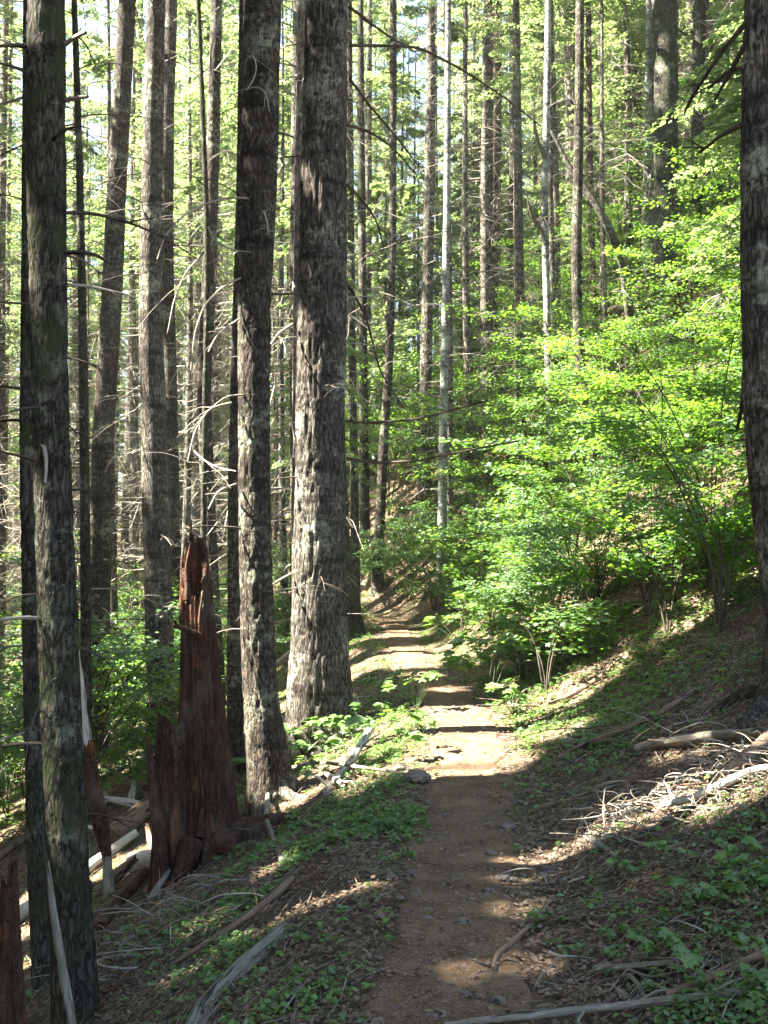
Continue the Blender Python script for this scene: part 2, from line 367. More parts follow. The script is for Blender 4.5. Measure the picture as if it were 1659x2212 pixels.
def ground_mat():
    m, t, o = mat('forest_floor')
    v = coords(t, (1, 1, 1)); big = noise(t, v, .9, 4, .6); mid = noise(t, v, 7, 6, .7); fine = noise(t, v, 70, 5, .8)
    chips = voro(t, v, 55, 'F1', 'Color'); chd = voro(t, v, 55, 'F1', 'Distance')
    c = mixc(t, ramp(t, mid, [(.34, (0,) * 3), (.62, (1,) * 3)]), (.05, .034, .022), (.14, .095, .062))
    sep = N(t, 'SeparateColor'); t.links.new(chips, sep.inputs[0])
    c = mixc(t, ramp(t, sep.outputs[0], [(.72, (0,) * 3), (.8, (.9,) * 3)]), c, (.26, .19, .13))
    c = mixc(t, ramp(t, sep.outputs[1], [(.86, (0,) * 3), (.92, (.8,) * 3)]), c, (.03, .02, .014))
    c = mixc(t, ramp(t, big, [(.48, (0,) * 3), (.66, (.55,) * 3)]), c, (.07, .10, .03))
    h = mathn(t, 'ADD', mathn(t, 'MULTIPLY', fine, .5), mathn(t, 'ADD', mid, mathn(t, 'MULTIPLY', chd, .6)))
    finish(t, o, c, .95, h, .012, .9, .1); return m
M['ground'] = ground_mat()
def trail_mat():
    m, t, o = mat('trodden_earth')
    v = coords(t, (1, 1, 1)); mid = noise(t, v, 5, 5, .65); fine = noise(t, v, 90, 5, .8); pb = voro(t, v, 140, 'F1', 'Color'); pd = voro(t, v, 140)
    c = mixc(t, ramp(t, mid, [(.35, (0,) * 3), (.65, (1,) * 3)]), (.105, .065, .036), (.225, .150, .088))
    sep = N(t, 'SeparateColor'); t.links.new(pb, sep.inputs[0])
    c = mixc(t, ramp(t, sep.outputs[0], [(.80, (0,) * 3), (.86, (.8,) * 3)]), c, (.25, .18, .125))
    c = mixc(t, ramp(t, sep.outputs[1], [(.84, (0,) * 3), (.92, (.5,) * 3)]), c, (.06, .04, .028))
    h = mathn(t, 'ADD', mathn(t, 'MULTIPLY', fine, .6), mathn(t, 'ADD', mid, mathn(t, 'MULTIPLY', pd, .5)))
    finish(t, o, c, .95, h, .011, .9, .1); return m
M['trail'] = trail_mat()
M['litter'] = wood_mat('dry_litter', (.19, .125, .075), (.32, .23, .15), (.08, .05, .035), 60, .6)
M['stone'] = wood_mat('stone', (.16, .125, .095), (.25, .20, .155), (.09, .07, .055), 40, .6)

# ------------------------------------------------------------------ ground and trail
def grid(xs, ys, zf):
    X, Y = np.meshgrid(xs, ys); Z = zf(X, Y); nx, ny = len(xs), len(ys)
    V = np.stack([X, Y, Z], -1).reshape(-1, 3)
    i = np.arange(ny - 1)[:, None] * nx; j = np.arange(nx - 1)[None]
    return V, np.stack([i + j, i + j + 1, i + nx + j + 1, i + nx + j], -1).reshape(-1, 4)
u = np.linspace(-1, 1, 460); xs = .2 + 2.3 * u + 90 * np.sign(u) * np.abs(u)**4.2 + 3.0 * u * np.abs(u)
ya = np.concatenate([np.linspace(-25, 1.5, 50)[:-1], 1.5 + 14.5 * np.linspace(0, 1, 300)[:-1]**1.15, 16 + 134 * np.linspace(0, 1, 190)**1.9])
tag(MB().add(*grid(xs, ya, height)).build('ground', M['ground'], origin=(0, 0, 0)), kind='structure')
pu = np.linspace(-1, 1, 41); py = np.linspace(-3, 34, 900); PU, PY = np.meshgrid(pu, py)
halfw = .32 + .13 * fbm(PY * 1.6, np.sign(PU) * 3.0, 0, 4) + .05 * fbm(PY * 7, np.sign(PU) * 5.0, 0, 3) + .05 * sstep(1, 5, 6 - PY)
halfw = halfw * (1 - .25 * sstep(8, 17, PY)); PX = trail_x(PY) + PU * halfw - .02
PZ = height(PX, PY) + .014 - .05 * sstep(.72, 1.0, np.abs(PU)) + .006 * fbm(PX * 14, PY * 14, 0, 3)
_, pf = grid(pu, py, lambda a, b: a)
tag(MB().add(np.stack([PX, PY, PZ], -1).reshape(-1, 3), pf).build('path', M['trail'], origin=(0, 0, 0)), kind='structure')

HAZE = .0008
if HAZE:                                                   # added haze, standing in for lens glow and paling the background
    hb = MB(); hx = np.array([[x, y, z] for z in (-14., 48.) for y in (-32., 152.) for x in (-96., 104.)])
    hb.add(hx, np.array([[0,2,3,1],[4,5,7,6],[0,1,5,4],[2,6,7,3],[0,4,6,2],[1,3,7,5]]), 0, False)
    m_, t_, o_ = mat('air'); pv = N(t_, 'VolumePrincipled'); pv.inputs['Density'].default_value = HAZE; pv.inputs['Color'].default_value = (.88, .95, .92, 1)
    pv.inputs['Anisotropy'].default_value = .3; t_.links.new(pv.outputs[0], o_.inputs[1])
    tag(hb.build('haze', m_, origin=(0, 0, 0)), 'thin haze added for a lens-like pale glow under the trees', 'haze', kind='stuff')

# ------------------------------------------------------------------ dead branches
def branch_pts(o, az, L, rise, droop, n=7, wob=.04):
    t = np.linspace(0, 1, n); d = np.array([math.cos(az), math.sin(az), 0]); sd = np.array([-d[1], d[0], 0])
    P = o + d * (t * L)[:, None] + np.array([0, 0, 1.]) * (rise * t * L - droop * L * t**2)[:, None]
    P += sd * (np.cumsum(rng.normal(0, wob, n)) * L * .25)[:, None] + np.array([0, 0, 1.]) * (np.cumsum(rng.normal(0, wob, n)) * L * .2)[:, None]
    P[0] = o; return P
def dead_branch(mb, o, az, L, r, rise=0.1, droop=.4, subs=4, mat_=0, curl=0.0):
    P = branch_pts(o, az, L, rise, droop)
    mb.tube(P, np.linspace(r, r * .25, len(P)), 5, L / 12, mat=mat_, cap=False)
    for k in range(subs):
        f = .25 + .7 * rng.random(); i = f * (len(P) - 1); a = int(i); q = P[a] + (P[min(a + 1, len(P) - 1)] - P[a]) * (i - a)
        P2 = branch_pts(q, az + rng.choice([-1, 1]) * rng.uniform(.4, 1.1), L * rng.uniform(.2, .5) * (1.1 - f * .5), rng.uniform(-.3, .2), rng.uniform(.1, .7), 5, .08)
        mb.tube(P2, np.linspace(r * .45, r * .14, 5), 4, L / 14, mat=mat_, cap=False)
    return mb

# ------------------------------------------------------------------ conifer crowns
def crown_arrays(H, z0, Lmax, nb, ns, spray=.14, rg=rng, thin=1.0, top=True):
    """boughs of drooping sprays round a trunk of height H; returns sprays and the bough axes"""
    z = z0 + (H - z0) * rg.random(nb)**.9; az = rg.random(nb) * 6.283
    f = (z - z0) / (H - z0); L = Lmax * (.25 + .75 * (1 - f)**.8 * np.minimum(1, .55 + f * 3)) * rg.uniform(.65, 1.2, nb)
    dr = rg.uniform(.15, .5, nb); ri = rg.uniform(-.05, .25, nb)
    t = rg.random((nb, ns))**.75 * .9 + .1; lat = rg.uniform(-1, 1, (nb, ns)) * (.30 * (1 - t) + .05) * L[:, None]
    d = np.stack([np.cos(az), np.sin(az), 0 * az], -1)[:, None]; sd = np.stack([-np.sin(az), np.cos(az), 0 * az], -1)[:, None]
    P = d * (t * L[:, None])[..., None] + sd * lat[..., None]
    P[..., 2] += z[:, None] + (ri[:, None] * t - dr[:, None] * t**2) * L[:, None] - .25 * np.abs(lat) + rg.normal(0, .03, (nb, ns))
    D = d * .7 + sd * np.sign(lat)[..., None] * .8 + rg.normal(0, .25, (nb, ns, 3)); D[..., 2] -= .25
    Nn = np.array([0, 0, 1.]) + rg.normal(0, .35, (nb, ns, 3))
    P, D, Nn = P.reshape(-1, 3), D.reshape(-1, 3), Nn.reshape(-1, 3)
    sz = spray * rg.uniform(.6, 1.4, len(P))
    tt = np.array([0, .5, 1.0]); ax = d * (tt[None] * L[:, None])[..., None] + 0
    ax[..., 2] += z[:, None] + (ri[:, None] * tt - dr[:, None] * tt**2) * L[:, None]
    return P, D, Nn, sz, ax
def tree_variant(k, H, z0, Lmax, nb, ns, r, dead=18, spray=.105, low=1.0):
    rg = np.random.default_rng(100 + k)
    P, D, Nn, sz, ax = crown_arrays(H, z0, Lmax, nb, ns, spray, rg)
    cm = MB().leaves(P, D, Nn, sz, KITE if spray < .2 else SPRAY).mesh('crown', [M['needle']])
    tb = MB(); zz = np.linspace(-.6, H, 9); lean = rg.normal(0, .012, 2)
    tb.tube(np.stack([lean[0] * zz + .05 * np.sin(zz * .4 + k), lean[1] * zz, zz], 1), r * np.clip(1.25 - zz / H * 1.15, .06, 1.3), 9, .5, amp=.006)
    tb.twigs(ax[:, 0], ax[:, 1], .012); tb.twigs(ax[:, 1], ax[:, 2], .007)
    n = dead; z = low + (z0 + 2 - low) * rg.random(n); a = rg.random(n) * 6.283; L = rg.uniform(.4, 1.7, n)
    A = np.stack([0 * z, 0 * z, z], -1); Bm = A + np.stack([np.cos(a) * L * .6, np.sin(a) * L * .6, rg.uniform(-.1, .1, n)], -1)
    E = Bm + np.stack([np.cos(a + .2) * L * .4, np.sin(a + .2) * L * .4, -L * rg.uniform(.1, .45, n)], -1)
    tb.twigs(A, Bm, .011, 1, .05); tb.twigs(Bm, E, .007, 1, .1)
    A2 = np.repeat(Bm, 4, 0); B2 = A2 + rg.normal(0, .25, (len(A2), 3)) * [1, 1, .8] - [0, 0, .1]; tb.twigs(A2, B2, .004, 1, .1)
    return tb.mesh('trunk', [M['bark_far'], M['twig_pale']]), cm
VAR = [tree_variant(0, 20, 5.0, 2.6, 80, 190, .16, 80), tree_variant(1, 24, 7.0, 2.9, 85, 200, .21, 90), tree_variant(2, 17, 3.2, 2.2, 75, 190, .12, 70),
       tree_variant(3, 22, 9.0, 2.4, 64, 190, .14, 120), tree_variant(4, 12, 1.6, 2.0, 80, 190, .08, 30), tree_variant(5, 7.5, .7, 1.7, 70, 190, .05, 8)]
def put_tree(v, x, y, sc_, rz, label, group, cat='tree', name='conifer_tree', zs=1.0):
    z = float(height(x, y)); t = thing(name, (x, y, z), label, cat, group)
    t.scale = (sc_, sc_, sc_ * zs); t.rotation_euler = (0, 0, rz)
    a = link_obj('trunk', VAR[v][0], t); b = link_obj('crown', VAR[v][1], t); return t

# --- the trees told apart in the photo: axis read off at several heights, depth, width, bark
occupied = []
def big_tree(label, px, depth, widths, bark='bark', top=22.0, base=None, amp=.005, seg=28, step=.05, nd=14, dl=1.0, flare=1.35, crown=True, cat='tree',
             name='conifer_tree', group=None, dead_mat='twig_dark', zmin=1.0, zmax=None, bark_f=(6, 3.0), flute=.0, thick=1.0, sidebias=None):
    P = np.array([at(x, y, depth) for x, y in px]); Wd = np.array(widths) * MPV * depth / 2
    order = np.argsort(P[:, 2]); P = P[order]; Wd = Wd[order]
    sl = (P[1] - P[0]) / (P[1, 2] - P[0, 2])
    z0 = P[0, 2]; gz = float(height(*(P[0, :2]))); b = P[0] + sl * (gz - z0) * .6; b[2] = gz; b[2] = float(height(b[0], b[1]))
    pts = [b - [0, 0, .35]]; rad = [Wd[0] * flare * 1.1]
    if b[2] < P[0, 2] - .12: pts += [b, b + (P[0] - b) * .5]; rad += [Wd[0] * flare, Wd[0] * 1.08]
    pts += list(P); rad += list(Wd)
    up = (P[-1] - P[-2]) / (P[-1, 2] - P[-2, 2]) * .5; zt = P[-1, 2]
    H = b[2] + top
    for f in (.25, .6, 1.0):
        q = P[-1] + up * (H - zt) * f; q[2] = zt + (H - zt) * f; pts.append(q); rad.append(max(.02, Wd[-1] * (1 - .93 * f)))
    pts = np.array(pts); rad = np.array(rad)
    t = thing(name, b, label, cat, group); occupied.append((b[0], b[1]))
    vis = 1.6 + depth * .56 + .4                            # fine bark below this height, coarser above
    lowm = pts[:, 2] < vis; cut = int(lowm.sum())
    cc = np.array([np.interp(vis, pts[:, 2], pts[:, k]) for k in range(3)]); rc = float(np.interp(vis, pts[:, 2], rad))
    mb = MB(); sd = float(len(occupied)) * 1.7
    mb.tube(np.vstack([pts[:cut], cc]), np.r_[rad[:cut], rc], seg, step, amp=amp, bark=bark_f, seed=sd, cap=False, flute=flute, ref=(0, 1, 0))
    if cut < len(pts): mb.tube(np.vstack([cc, pts[cut:]]), np.r_[rc, rad[cut:]], 12, .5, amp=0, cap=False, ref=(0, 1, 0))
    mb.build('trunk', M[bark], t)
    zm = zmax or vis
    for k in range(nd):
        z = zmin + b[2] + (zm - b[2] - zmin) * (k + rng.random()) / max(nd, 1)
        q = np.array([np.interp(z, pts[:, 2], pts[:, j]) for j in range(3)]); rr = float(np.interp(z, pts[:, 2], rad))
        a = rng.random() * 6.283
        if sidebias is not None: a = sidebias + rng.normal(0, .9)
        L = dl * rng.uniform(.25, 1.1); o_ = q + np.array([math.cos(a), math.sin(a), 0]) * rr * .85
        db = MB(); dead_branch(db, o_, a, L, thick * rng.uniform(.005, .011), rng.uniform(-.1, .3), rng.uniform(.1, .6), int(rng.integers(1, 5)))
        db.build('dead_branch', M[dead_mat] if rng.random() < .72 else M['twig_pale'], t)
    if crown:
        Pc, D, Nn, sz, ax = crown_arrays(top, max(8.0, top * .42, vis - b[2] + .6), 2.4, 80, 110, .16)
        wp = Pc + b; ax_x = np.interp(wp[:, 2], pts[:, 2], pts[:, 0]) - b[0]; wp[:, 0] += ax_x
        wp[:, 1] += np.interp(wp[:, 2], pts[:, 2], pts[:, 1]) - b[1]
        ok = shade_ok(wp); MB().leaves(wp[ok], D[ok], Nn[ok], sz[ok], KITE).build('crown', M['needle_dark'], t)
    return t, pts, rad
def limb(tree, ptsv, d0, d1, r0, r1, m='twig_dark', subs=0, name='dead_branch', depths=None):
    n = len(ptsv); ds = depths or np.linspace(d0, d1, n)
    P = np.array([at(x, y, d) for (x, y), d in zip(ptsv, ds)]); mb = MB()
    mb.tube(P, np.linspace(r0, r1, n), 6, .06, amp=r0 * .15, bark=(2, 9), cap=False)
    for k in range(subs):
        i = rng.integers(1, n); q = P[i - 1] + (P[i] - P[i - 1]) * rng.random()
        P2 = branch_pts(q, rng.random() * 6.28, rng.uniform(.15, .45), rng.uniform(-.5, .4), .3, 5, .1)
        mb.tube(P2, np.linspace(r1 * .8, .0015, 5), 4, .05, cap=False)
    return mb.build(name, M[m], tree)

T1, _, _ = big_tree('thick mossy dark trunk leaning slightly at the far left edge of the picture', [(100,0),(100,400),(108,900),(122,1300),(135,1600),(150,1900),(165,2212)], 5.0,
    [76,80,76,80,82,84,100], 'bark_moss', amp=.006, seg=44, step=.02, nd=26, dl=.6, zmin=.9, bark_f=(5, 7), sidebias=None)
for P in [[(140,95),(170,75),(185,70)],[(145,215),(165,212),(190,208)],[(70,945),(95,950),(102,1000),(98,1045)],[(110,1340),(70,1332),(0,1338)],
          [(140,545),(200,545),(240,570)],[(60,100),(30,95),(0,100)]]:
    limb(T1, P, 5.0, 4.8, .012, .006, 'twig_pale' if P[0][1] in (95,215,945,1340) else 'twig_dark')
big_tree('dark slender trunk standing close behind the mossy left-edge trunk', [(60,600),(58,1000),(68,1400),(80,1800),(96,2150)], 6.2, [26,30,36,44,48], 'bark_moss', top=18, amp=.004, seg=28, step=.03, nd=14, dl=.7)
big_tree('thin dark pole with short snags just right of the mossy left-edge trunk', [(160,0),(172,350),(180,800),(185,1200),(186,1450)], 11, [12,15,19,22,24], 'bark_moss', top=14, amp=.002, seg=16, nd=36, dl=1.0, dead_mat='twig_dark')
big_tree('straight grey trunk with a sunlit left edge, second thick trunk from the left', [(275,0),(258,300),(242,620),(222,950),(214,1300),(208,1640)], 15.5, [36,40,43,45,46,50], amp=.006, seg=30, nd=40, dl=1.4)
big_tree('grey trunk rising behind the left shoulder of the rotten red snag', [(338,0),(328,400),(325,700),(335,1000),(342,1300),(350,1560)], 14.0, [40,44,50,56,60,64], amp=.006, seg=30, nd=40, dl=1.4, bark='bark_big')
big_tree('slender grey trunk touching the right side of the trunk behind the snag', [(370,0),(362,250),(358,500),(366,800),(372,1100),(372,1400)], 19, [26,28,30,30,32,34], seg=20, nd=26, dl=1.5)
big_tree('slightly crooked grey trunk straight above the broken top of the red snag', [(468,0),(462,250),(452,600),(440,850),(452,1150),(470,1500)], 16, [24,27,30,30,30,34], seg=22, nd=34, dl=1.5, dead_mat='twig_pale')
big_tree('very thin dark dead pole left of the crooked grey trunk', [(428,0),(440,300),(448,520),(446,700),(440,1100)], 13, [9,11,12,12,12], 'bark_moss', top=9.5, seg=10, nd=14, dl=.9, crown=False, cat='dead tree', name='dead_tree')
big_tree('grey trunk pressed against the left side of the dark trunk by the red snag', [(520,500),(512,800),(508,1100),(508,1550)], 10.5, [22,28,31,36], seg=24, nd=12, dl=.9)
T5, _, _ = big_tree('dark grey trunk with pale lichen and a flared foot just right of the red snag', [(568,0),(562,300),(550,650),(548,900),(552,1200),(562,1500),(580,1640)], 8.6,
    [78,76,70,66,66,72,92], 'bark', amp=.010, seg=56, step=.025, nd=16, dl=.7, flare=1.25, bark_f=(5, 5))
for P in [[(530,165),(528,130),(545,115),(556,140),(548,175),(535,190)],[(532,195),(555,185),(575,200),(582,240)],[(568,455),(576,475),(580,505)],
          [(545,430),(500,425),(440,440),(390,470),(355,510),(340,560)],[(450,490),(462,520),(500,540),(545,545)],[(420,975),(440,995),(470,1010),(510,1018)],[(440,545),(400,590),(375,650),(362,720)],
          [(478,20),(455,110),(456,165),(470,178)],[(520,600),(480,620),(440,660),(420,720),(412,800)],[(515,690),(470,720),(450,760)],[(500,870),(455,880),(420,930),(405,1000)],[(510,1045),(470,1060),(450,1100)]]:
    limb(T5, P, 8.5, 8.2, .008, .004, 'twig_pale', 2)
big_tree('narrow pale-edged trunk just left of the widest furrowed trunk', [(643,0),(640,300),(637,650),(640,1000),(640,1250)], 17, [20,22,24,26,28], seg=18, nd=30, dl=1.3)
J, _, _ = big_tree('widest trunk, furrowed grey bark with its lower left side in full sun, beside the trail', [(706,0),(702,250),(696,600),(692,900),(690,1200),(690,1380),(692,1500)], 10.0,
    [86,92,98,100,106,116,136], 'bark_big', amp=.017, seg=96, step=.02, nd=12, dl=.8, flare=1.3, flute=.0, bark_f=(6.5, 2.6))
big_tree('dark trunk whose mossy foot shows behind the right side of the widest trunk', [(722,700),(728,1000),(738,1200),(748,1290)], 17.5, [30,34,40,58], 'bark_moss', seg=24, nd=8, dl=1.0)
for P, dd in [([(755,15),(800,50),(850,85),(880,100)], (10, 11)), ([(758,98),(900,100),(990,145),(1090,210),(1168,272)], (10, 12)), ([(755,170),(800,230),(860,300),(905,360)], (10, 11)),
          ([(750,270),(800,285),(850,320),(900,378)], (10, 11)), ([(750,400),(790,440),(815,480),(830,540)], (10, 11)),
          ([(748,910),(800,914),(900,906),(980,885),(1042,868)], (10, 9.5)), ([(750,990),(810,1000),(900,996),(1000,975),(1120,952)], (10, 9.5)), ([(748,610),(790,680),(820,800),(870,880)], (10, 12))]:
    limb(J, P, dd[0], dd[1], .015, .006, 'twig_dark', 4)
for P in [[(628,1240),(600,1255),(570,1275)],[(632,700),(600,720),(570,770)],[(705,712),(716,722)]]: limb(J, P, 9.9, 9.6, .012, .005, 'twig_pale', 1)
T3, _, _ = big_tree('rough dark trunk cut off by the right edge of the picture', [(1672,0),(1668,300),(1665,600),(1678,900),(1700,1100),(1730,1330)], 6.2, [116,120,124,128,134,144], 'bark_big', amp=.012, seg=80, step=.022, nd=4, dl=.5, flare=1.25, bark_f=(5, 3))
for P in [[(1615,45),(1560,110),(1500,200),(1478,245)],[(1612,145),(1580,150),(1530,190)],[(1612,265),(1560,290),(1510,330)],[(1612,90),(1570,170),(1545,215)],[(1610,800),(1600,900),(1590,930)]]:
    limb(T3, P, 6.2, 6.6, .016, .007, 'twig_dark', 2)
def roots(tree, label_n, cx, cy, r0, L, n, a0=0.0):
    for k in range(n):
        a = a0 + 6.283 * k / n + rng.normal(0, .2); P = []
        for f in (0.0, .3, .6, 1.0):
            q = np.array([cx + math.cos(a + f * .3) * (r0 * .5 + L * f), cy + math.sin(a + f * .3) * (r0 * .5 + L * f), 0]); q[2] = float(height(q[0], q[1])) + (.16, .03, 0, -.05)[int(f * 3.4)]; P.append(q)
        MB().tube(P, [r0 * .34, r0 * .26, r0 * .16, r0 * .06], 10, .03, amp=r0 * .03, bark=(3, 6)).build('root', M['bark_big'], tree)
roots(J, '', J.location[0], J.location[1], .34, .5, 7, .2); roots(T5, '', T5.location[0], T5.location[1], .2, .35, 6); roots(T3, '', T3.location[0], T3.location[1], .28, .5, 6)
# trees up the trail and on the bank
mid = [
 ('thin trunk with dark twigs in the gap right of the widest trunk, nearest to it', [(755,200),(760,700),(764,950),(766,1080)], 21, [14,16,17,18], 'bark'),
 ('dark trunk second in the gap right of the widest trunk', [(780,300),(785,800),(788,1160)], 24, [16,18,22], 'bark_moss'),
 ('grey trunk with a sunlit foot above the trail bend', [(850,0),(848,500),(840,800),(826,1000)], 22, [14,17,18,20], 'bark'),
 ('grey-green trunk left of the pale banded thin trunk', [(932,0),(928,400),(922,700),(918,900)], 24, [20,23,24,26], 'bark_far'),
 ('thin pale banded trunk in the middle of the picture', [(968,0),(966,400),(962,700),(958,900)], 20, [13,15,17,18], 'bark_pale'),
 ('pale warm grey trunk high on the bank, thickest of the middle distance', [(1072,0),(1068,300),(1062,600),(1058,820)], 26, [26,27,28,29], 'bark_red'),
 ('dark trunk just right of the pale warm grey trunk', [(1108,300),(1110,600),(1112,780)], 28, [17,20,22], 'bark_moss'),
 ('dark slim trunk between the thin banded trunk and the pale warm one', [(1003,350),(1002,600),(1000,880)], 26, [9,11,13], 'bark_moss'),
 ('white-barked thin trunk with a broken side limb on the bank', [(1184,0),(1182,200),(1176,420),(1182,700),(1188,950),(1212,1090)], 19, [12,14,15,15,16,20], 'bark_pale'),
 ('grey trunk curving at its foot, right of the white-barked one', [(1253,0),(1250,300),(1244,600),(1256,850),(1280,960),(1308,1050)], 18, [18,20,22,23,26,34], 'bark'),
 ('thick dark trunk hung with green behind the bank thicket', [(1438,0),(1438,300),(1440,650),(1440,800)], 22, [48,52,54,58], 'bark_moss'),
 ('dark trunk right of the thick one hung with green', [(1512,0),(1506,300),(1500,600),(1498,750)], 24, [26,28,30,32], 'bark_moss'),
 ('pale sunlit trunk left of the thick dark one hung with green', [(1400,350),(1396,550),(1398,760)], 26, [18,20,22], 'bark_pale'),
 ('slim brown trunk right of the curving grey trunk', [(1272,150),(1276,450),(1284,700)], 25, [12,14,15], 'bark_red'),
]
for lab, px, d, wd, bk in mid:
    t, pts, rad = big_tree(lab, px, d, wd, bk, top=20, amp=.003, seg=16, step=.08, nd=14, dl=1.3, crown=True)
    if 'white-barked' in lab:
        for P in [[(1178,505),(1150,470),(1140,430)],[(1182,1010),(1160,960),(1150,930)],[(1180,730),(1150,690),(1140,640)],[(1182,350),(1160,300),(1150,240)]]: limb(t, P, 19, 18.6, .04, .02, 'twig_pale')
lean = MB(); lean.tube([at(1190,280,20), at(1235,370,20), at(1280,430,20), at(1315,490,20), at(1345,560,20.5), at(1370,760,21), at(1380,900,21)], [.03,.04,.06,.07,.08,.09,.1], 12, .15, amp=.004)
tag(lean.build('leaning_dead_tree', M['bark_far']), 'leaning bare pale trunk slanting across behind the curving grey trunk', 'dead tree')

# ------------------------------------------------------------------ the rotten red snag
def snag(label, base, top_px, depth, cx, halfw, H, mname, lean_=(0, 0), seed=1.0, n=120, rows=90, prof=None, tf=.42, name='broken_snag', ncut=0):
    """a hollow, torn column: the height of its rim changes round it, fibres run up it"""
    th = np.linspace(0, 2 * math.pi, n, endpoint=False); rim = prof(th)
    rim = rim + .10 * np.abs(vnoise(np.cos(th) * 6 + seed, np.sin(th) * 6, 2)) + .02 * vnoise(np.cos(th) * 25, np.sin(th) * 25 + seed, 1)
    f = np.linspace(0, 1, rows)[:, None]; z = -.5 + f * (rim[None] + .5)
    zz = np.clip(z / H, 0, 1)
    r = halfw * (1 - (1 - tf) * zz**.8) + halfw * .16 * np.exp(-np.clip(z, 0, 9) / .18)
    fl = .10 * fbm(np.cos(th) * 2.3 + seed, np.sin(th) * 2.3, z * .35, 2) + .075 * vnoise(np.cos(th) * 7, np.sin(th) * 7 + seed, z * .5) + .03 * vnoise(np.cos(th) * 19, np.sin(th) * 19, z * 1.2)
    r = r * (1 + fl * 2.0)
    ox = lean_[0] * z; oy = lean_[1] * z
    O = np.stack([ox + r * np.cos(th)[None], oy + r * np.sin(th)[None] * .85, z], -1)
    ri = r * .72; zi = z - .02; I = np.stack([ox + ri * np.cos(th)[None], oy + ri * np.sin(th)[None] * .85, zi], -1)
    mb = MB()
    V = np.concatenate([O.reshape(-1, 3), I[::-1].reshape(-1, 3)]) + base
    R2 = rows * 2; i = np.arange(R2 - 1)[:, None] * n; j = np.arange(n)[None]; j1 = (j + 1) % n
    mb.add(V, np.stack([i + j, i + j1, i + n + j1, i + n + j], -1).reshape(-1, 4)); return mb
bs = hit(430, 1830); bs = at(452, 1800, 7.6); bs[2] = float(height(bs[0], bs[1]))
def prof_main(th):                                           # tallest at the back right, falling away to the left front
    c = np.cos(th - .3); return 1.45 + .62 * np.clip(c, -1, 1) + .2 * sstep(.5, .9, c)
sn = thing('broken_snag', bs, 'tall rotten red-brown broken snag with a jagged top, left of the trail', 'dead tree')
topz = at(430, 1175, 7.6)[2] - bs[2]
def prof_core(th): c = np.cos(th - 1.3); return topz - .30 + .30 * sstep(-.6, .9, c) - .12 * sstep(.3, .9, np.cos(th + 1.9))
snag('', bs, None, 7.6, 0, .215, topz, 'rot', (-.055, .02), 1.0, prof=prof_core, tf=.40).build('torn_column', M['rot'], sn)
sh = at(366, 1800, 7.45); sh[2] = float(height(sh[0], sh[1])); hs = at(378, 1562, 7.45)[2] - sh[2]
def prof_sh(th): return hs - .06 + .05 * np.cos(th * 2 + 1)
snag('', sh, None, 7.45, 0, .115, 2.2, 'rot', (.01, .02), 4.0, n=70, rows=60, prof=prof_sh, tf=.8).build('side_slab', M['rot'], sn)
mb = MB(); mb.tube([at(352,1930,7.3), at(345,1800,7.3), at(330,1690,7.3), at(318,1590,7.3)], [.06,.05,.035,.004], 8, .03, amp=.006); mb.build('splinter', M['rot'], sn)
mb = MB(); mb.tube([at(375,1352,7.4), at(398,1357,7.45), at(430,1372,7.5)], [.008,.017,.02], 9, .02, amp=.004, jag=.02); mb.build('branch_stub', M['rot'], sn)
for k, (a0, L) in enumerate([(-.3, .75), (.35, .55), (-1.0, .5), (-2.0, .45)]):
    o_ = bs + np.array([math.cos(a0) * .2, math.sin(a0) * .2, .16]); e = bs + np.array([math.cos(a0) * L, math.sin(a0) * L, 0]); e[2] = float(height(e[0], e[1])) - .03
    m_ = (o_ + e) / 2; m_[2] = float(height(m_[0], m_[1])) + .05
    MB().tube([o_, m_, e], [.09, .06, .02], 9, .04, amp=.008).build('root', M['rot'], sn)
for k in range(9):
    a = rng.random() * 6.283; rr = rng.uniform(.07, .12); z0 = topz - rng.uniform(.25, .8); L = rng.uniform(.15, .45); b0 = bs + np.array([-.055 * z0 + rr * math.cos(a), .02 * z0 + rr * math.sin(a), z0])
    MB().tube([b0, b0 + [rng.normal(0, .01), rng.normal(0, .01), L * .6], b0 + [rng.normal(0, .02), rng.normal(0, .02), L]], [.018, .012, .002], 6, .02, amp=.003).build('splinter', M['rot'], sn)
for k in range(10):
    a = rng.random() * 6.283; rr = .25 + rng.uniform(-.03, .02); z0 = rng.uniform(0, .2); L = rng.uniform(.2, .7); b0 = bs + np.array([rr * math.cos(a), rr * math.sin(a) * .85, z0])
    MB().tube([b0, b0 + [-.10 * L * math.cos(a), -.1 * L * math.sin(a), L * .6], b0 + [-.22 * L * math.cos(a), -.2 * L * math.sin(a), L]], [.03, .02, .003], 6, .02, amp=.004).build('splinter', M['rot'], sn)
# small pale broken snag at left and the corner snag
t = thing('broken_snag', hit(235, 1900), 'narrow split snag, bleached white above and torn orange below, at left', 'dead tree')
P = [at(140,1180,8.5), at(150,1300,8.5), at(160,1420,8.5), at(176,1540,8.5), at(186,1620,8.5)]
MB().tube(P, [.01,.03,.045,.05,.048], 14, .03, amp=.008, bark=(3, 4), jag=.05).build('bleached_pole', M['log_white'], t)
P = [at(184,1600,8.5), at(200,1700,8.45), at(218,1780,8.4), at(232,1850,8.35)]
MB().tube(P, [.045,.06,.055,.03], 16, .02, amp=.012, bark=(3, 3)).build('torn_wood', M['rot'], t)
P = [at(225,1800,8.4), at(232,1860,8.35), hit(238, 1940) - [0, 0, .1]]
MB().tube(P, [.035,.035,.045], 12, .03, amp=.006).build('bleached_foot', M['log_grey'], t)
P = [at(150,1160,8.7), at(160,1320,8.6), at(166,1500,8.6)]
MB().tube(P, [.012,.03,.03], 8, .03, amp=.004).build('splinter', M['rot'], t)
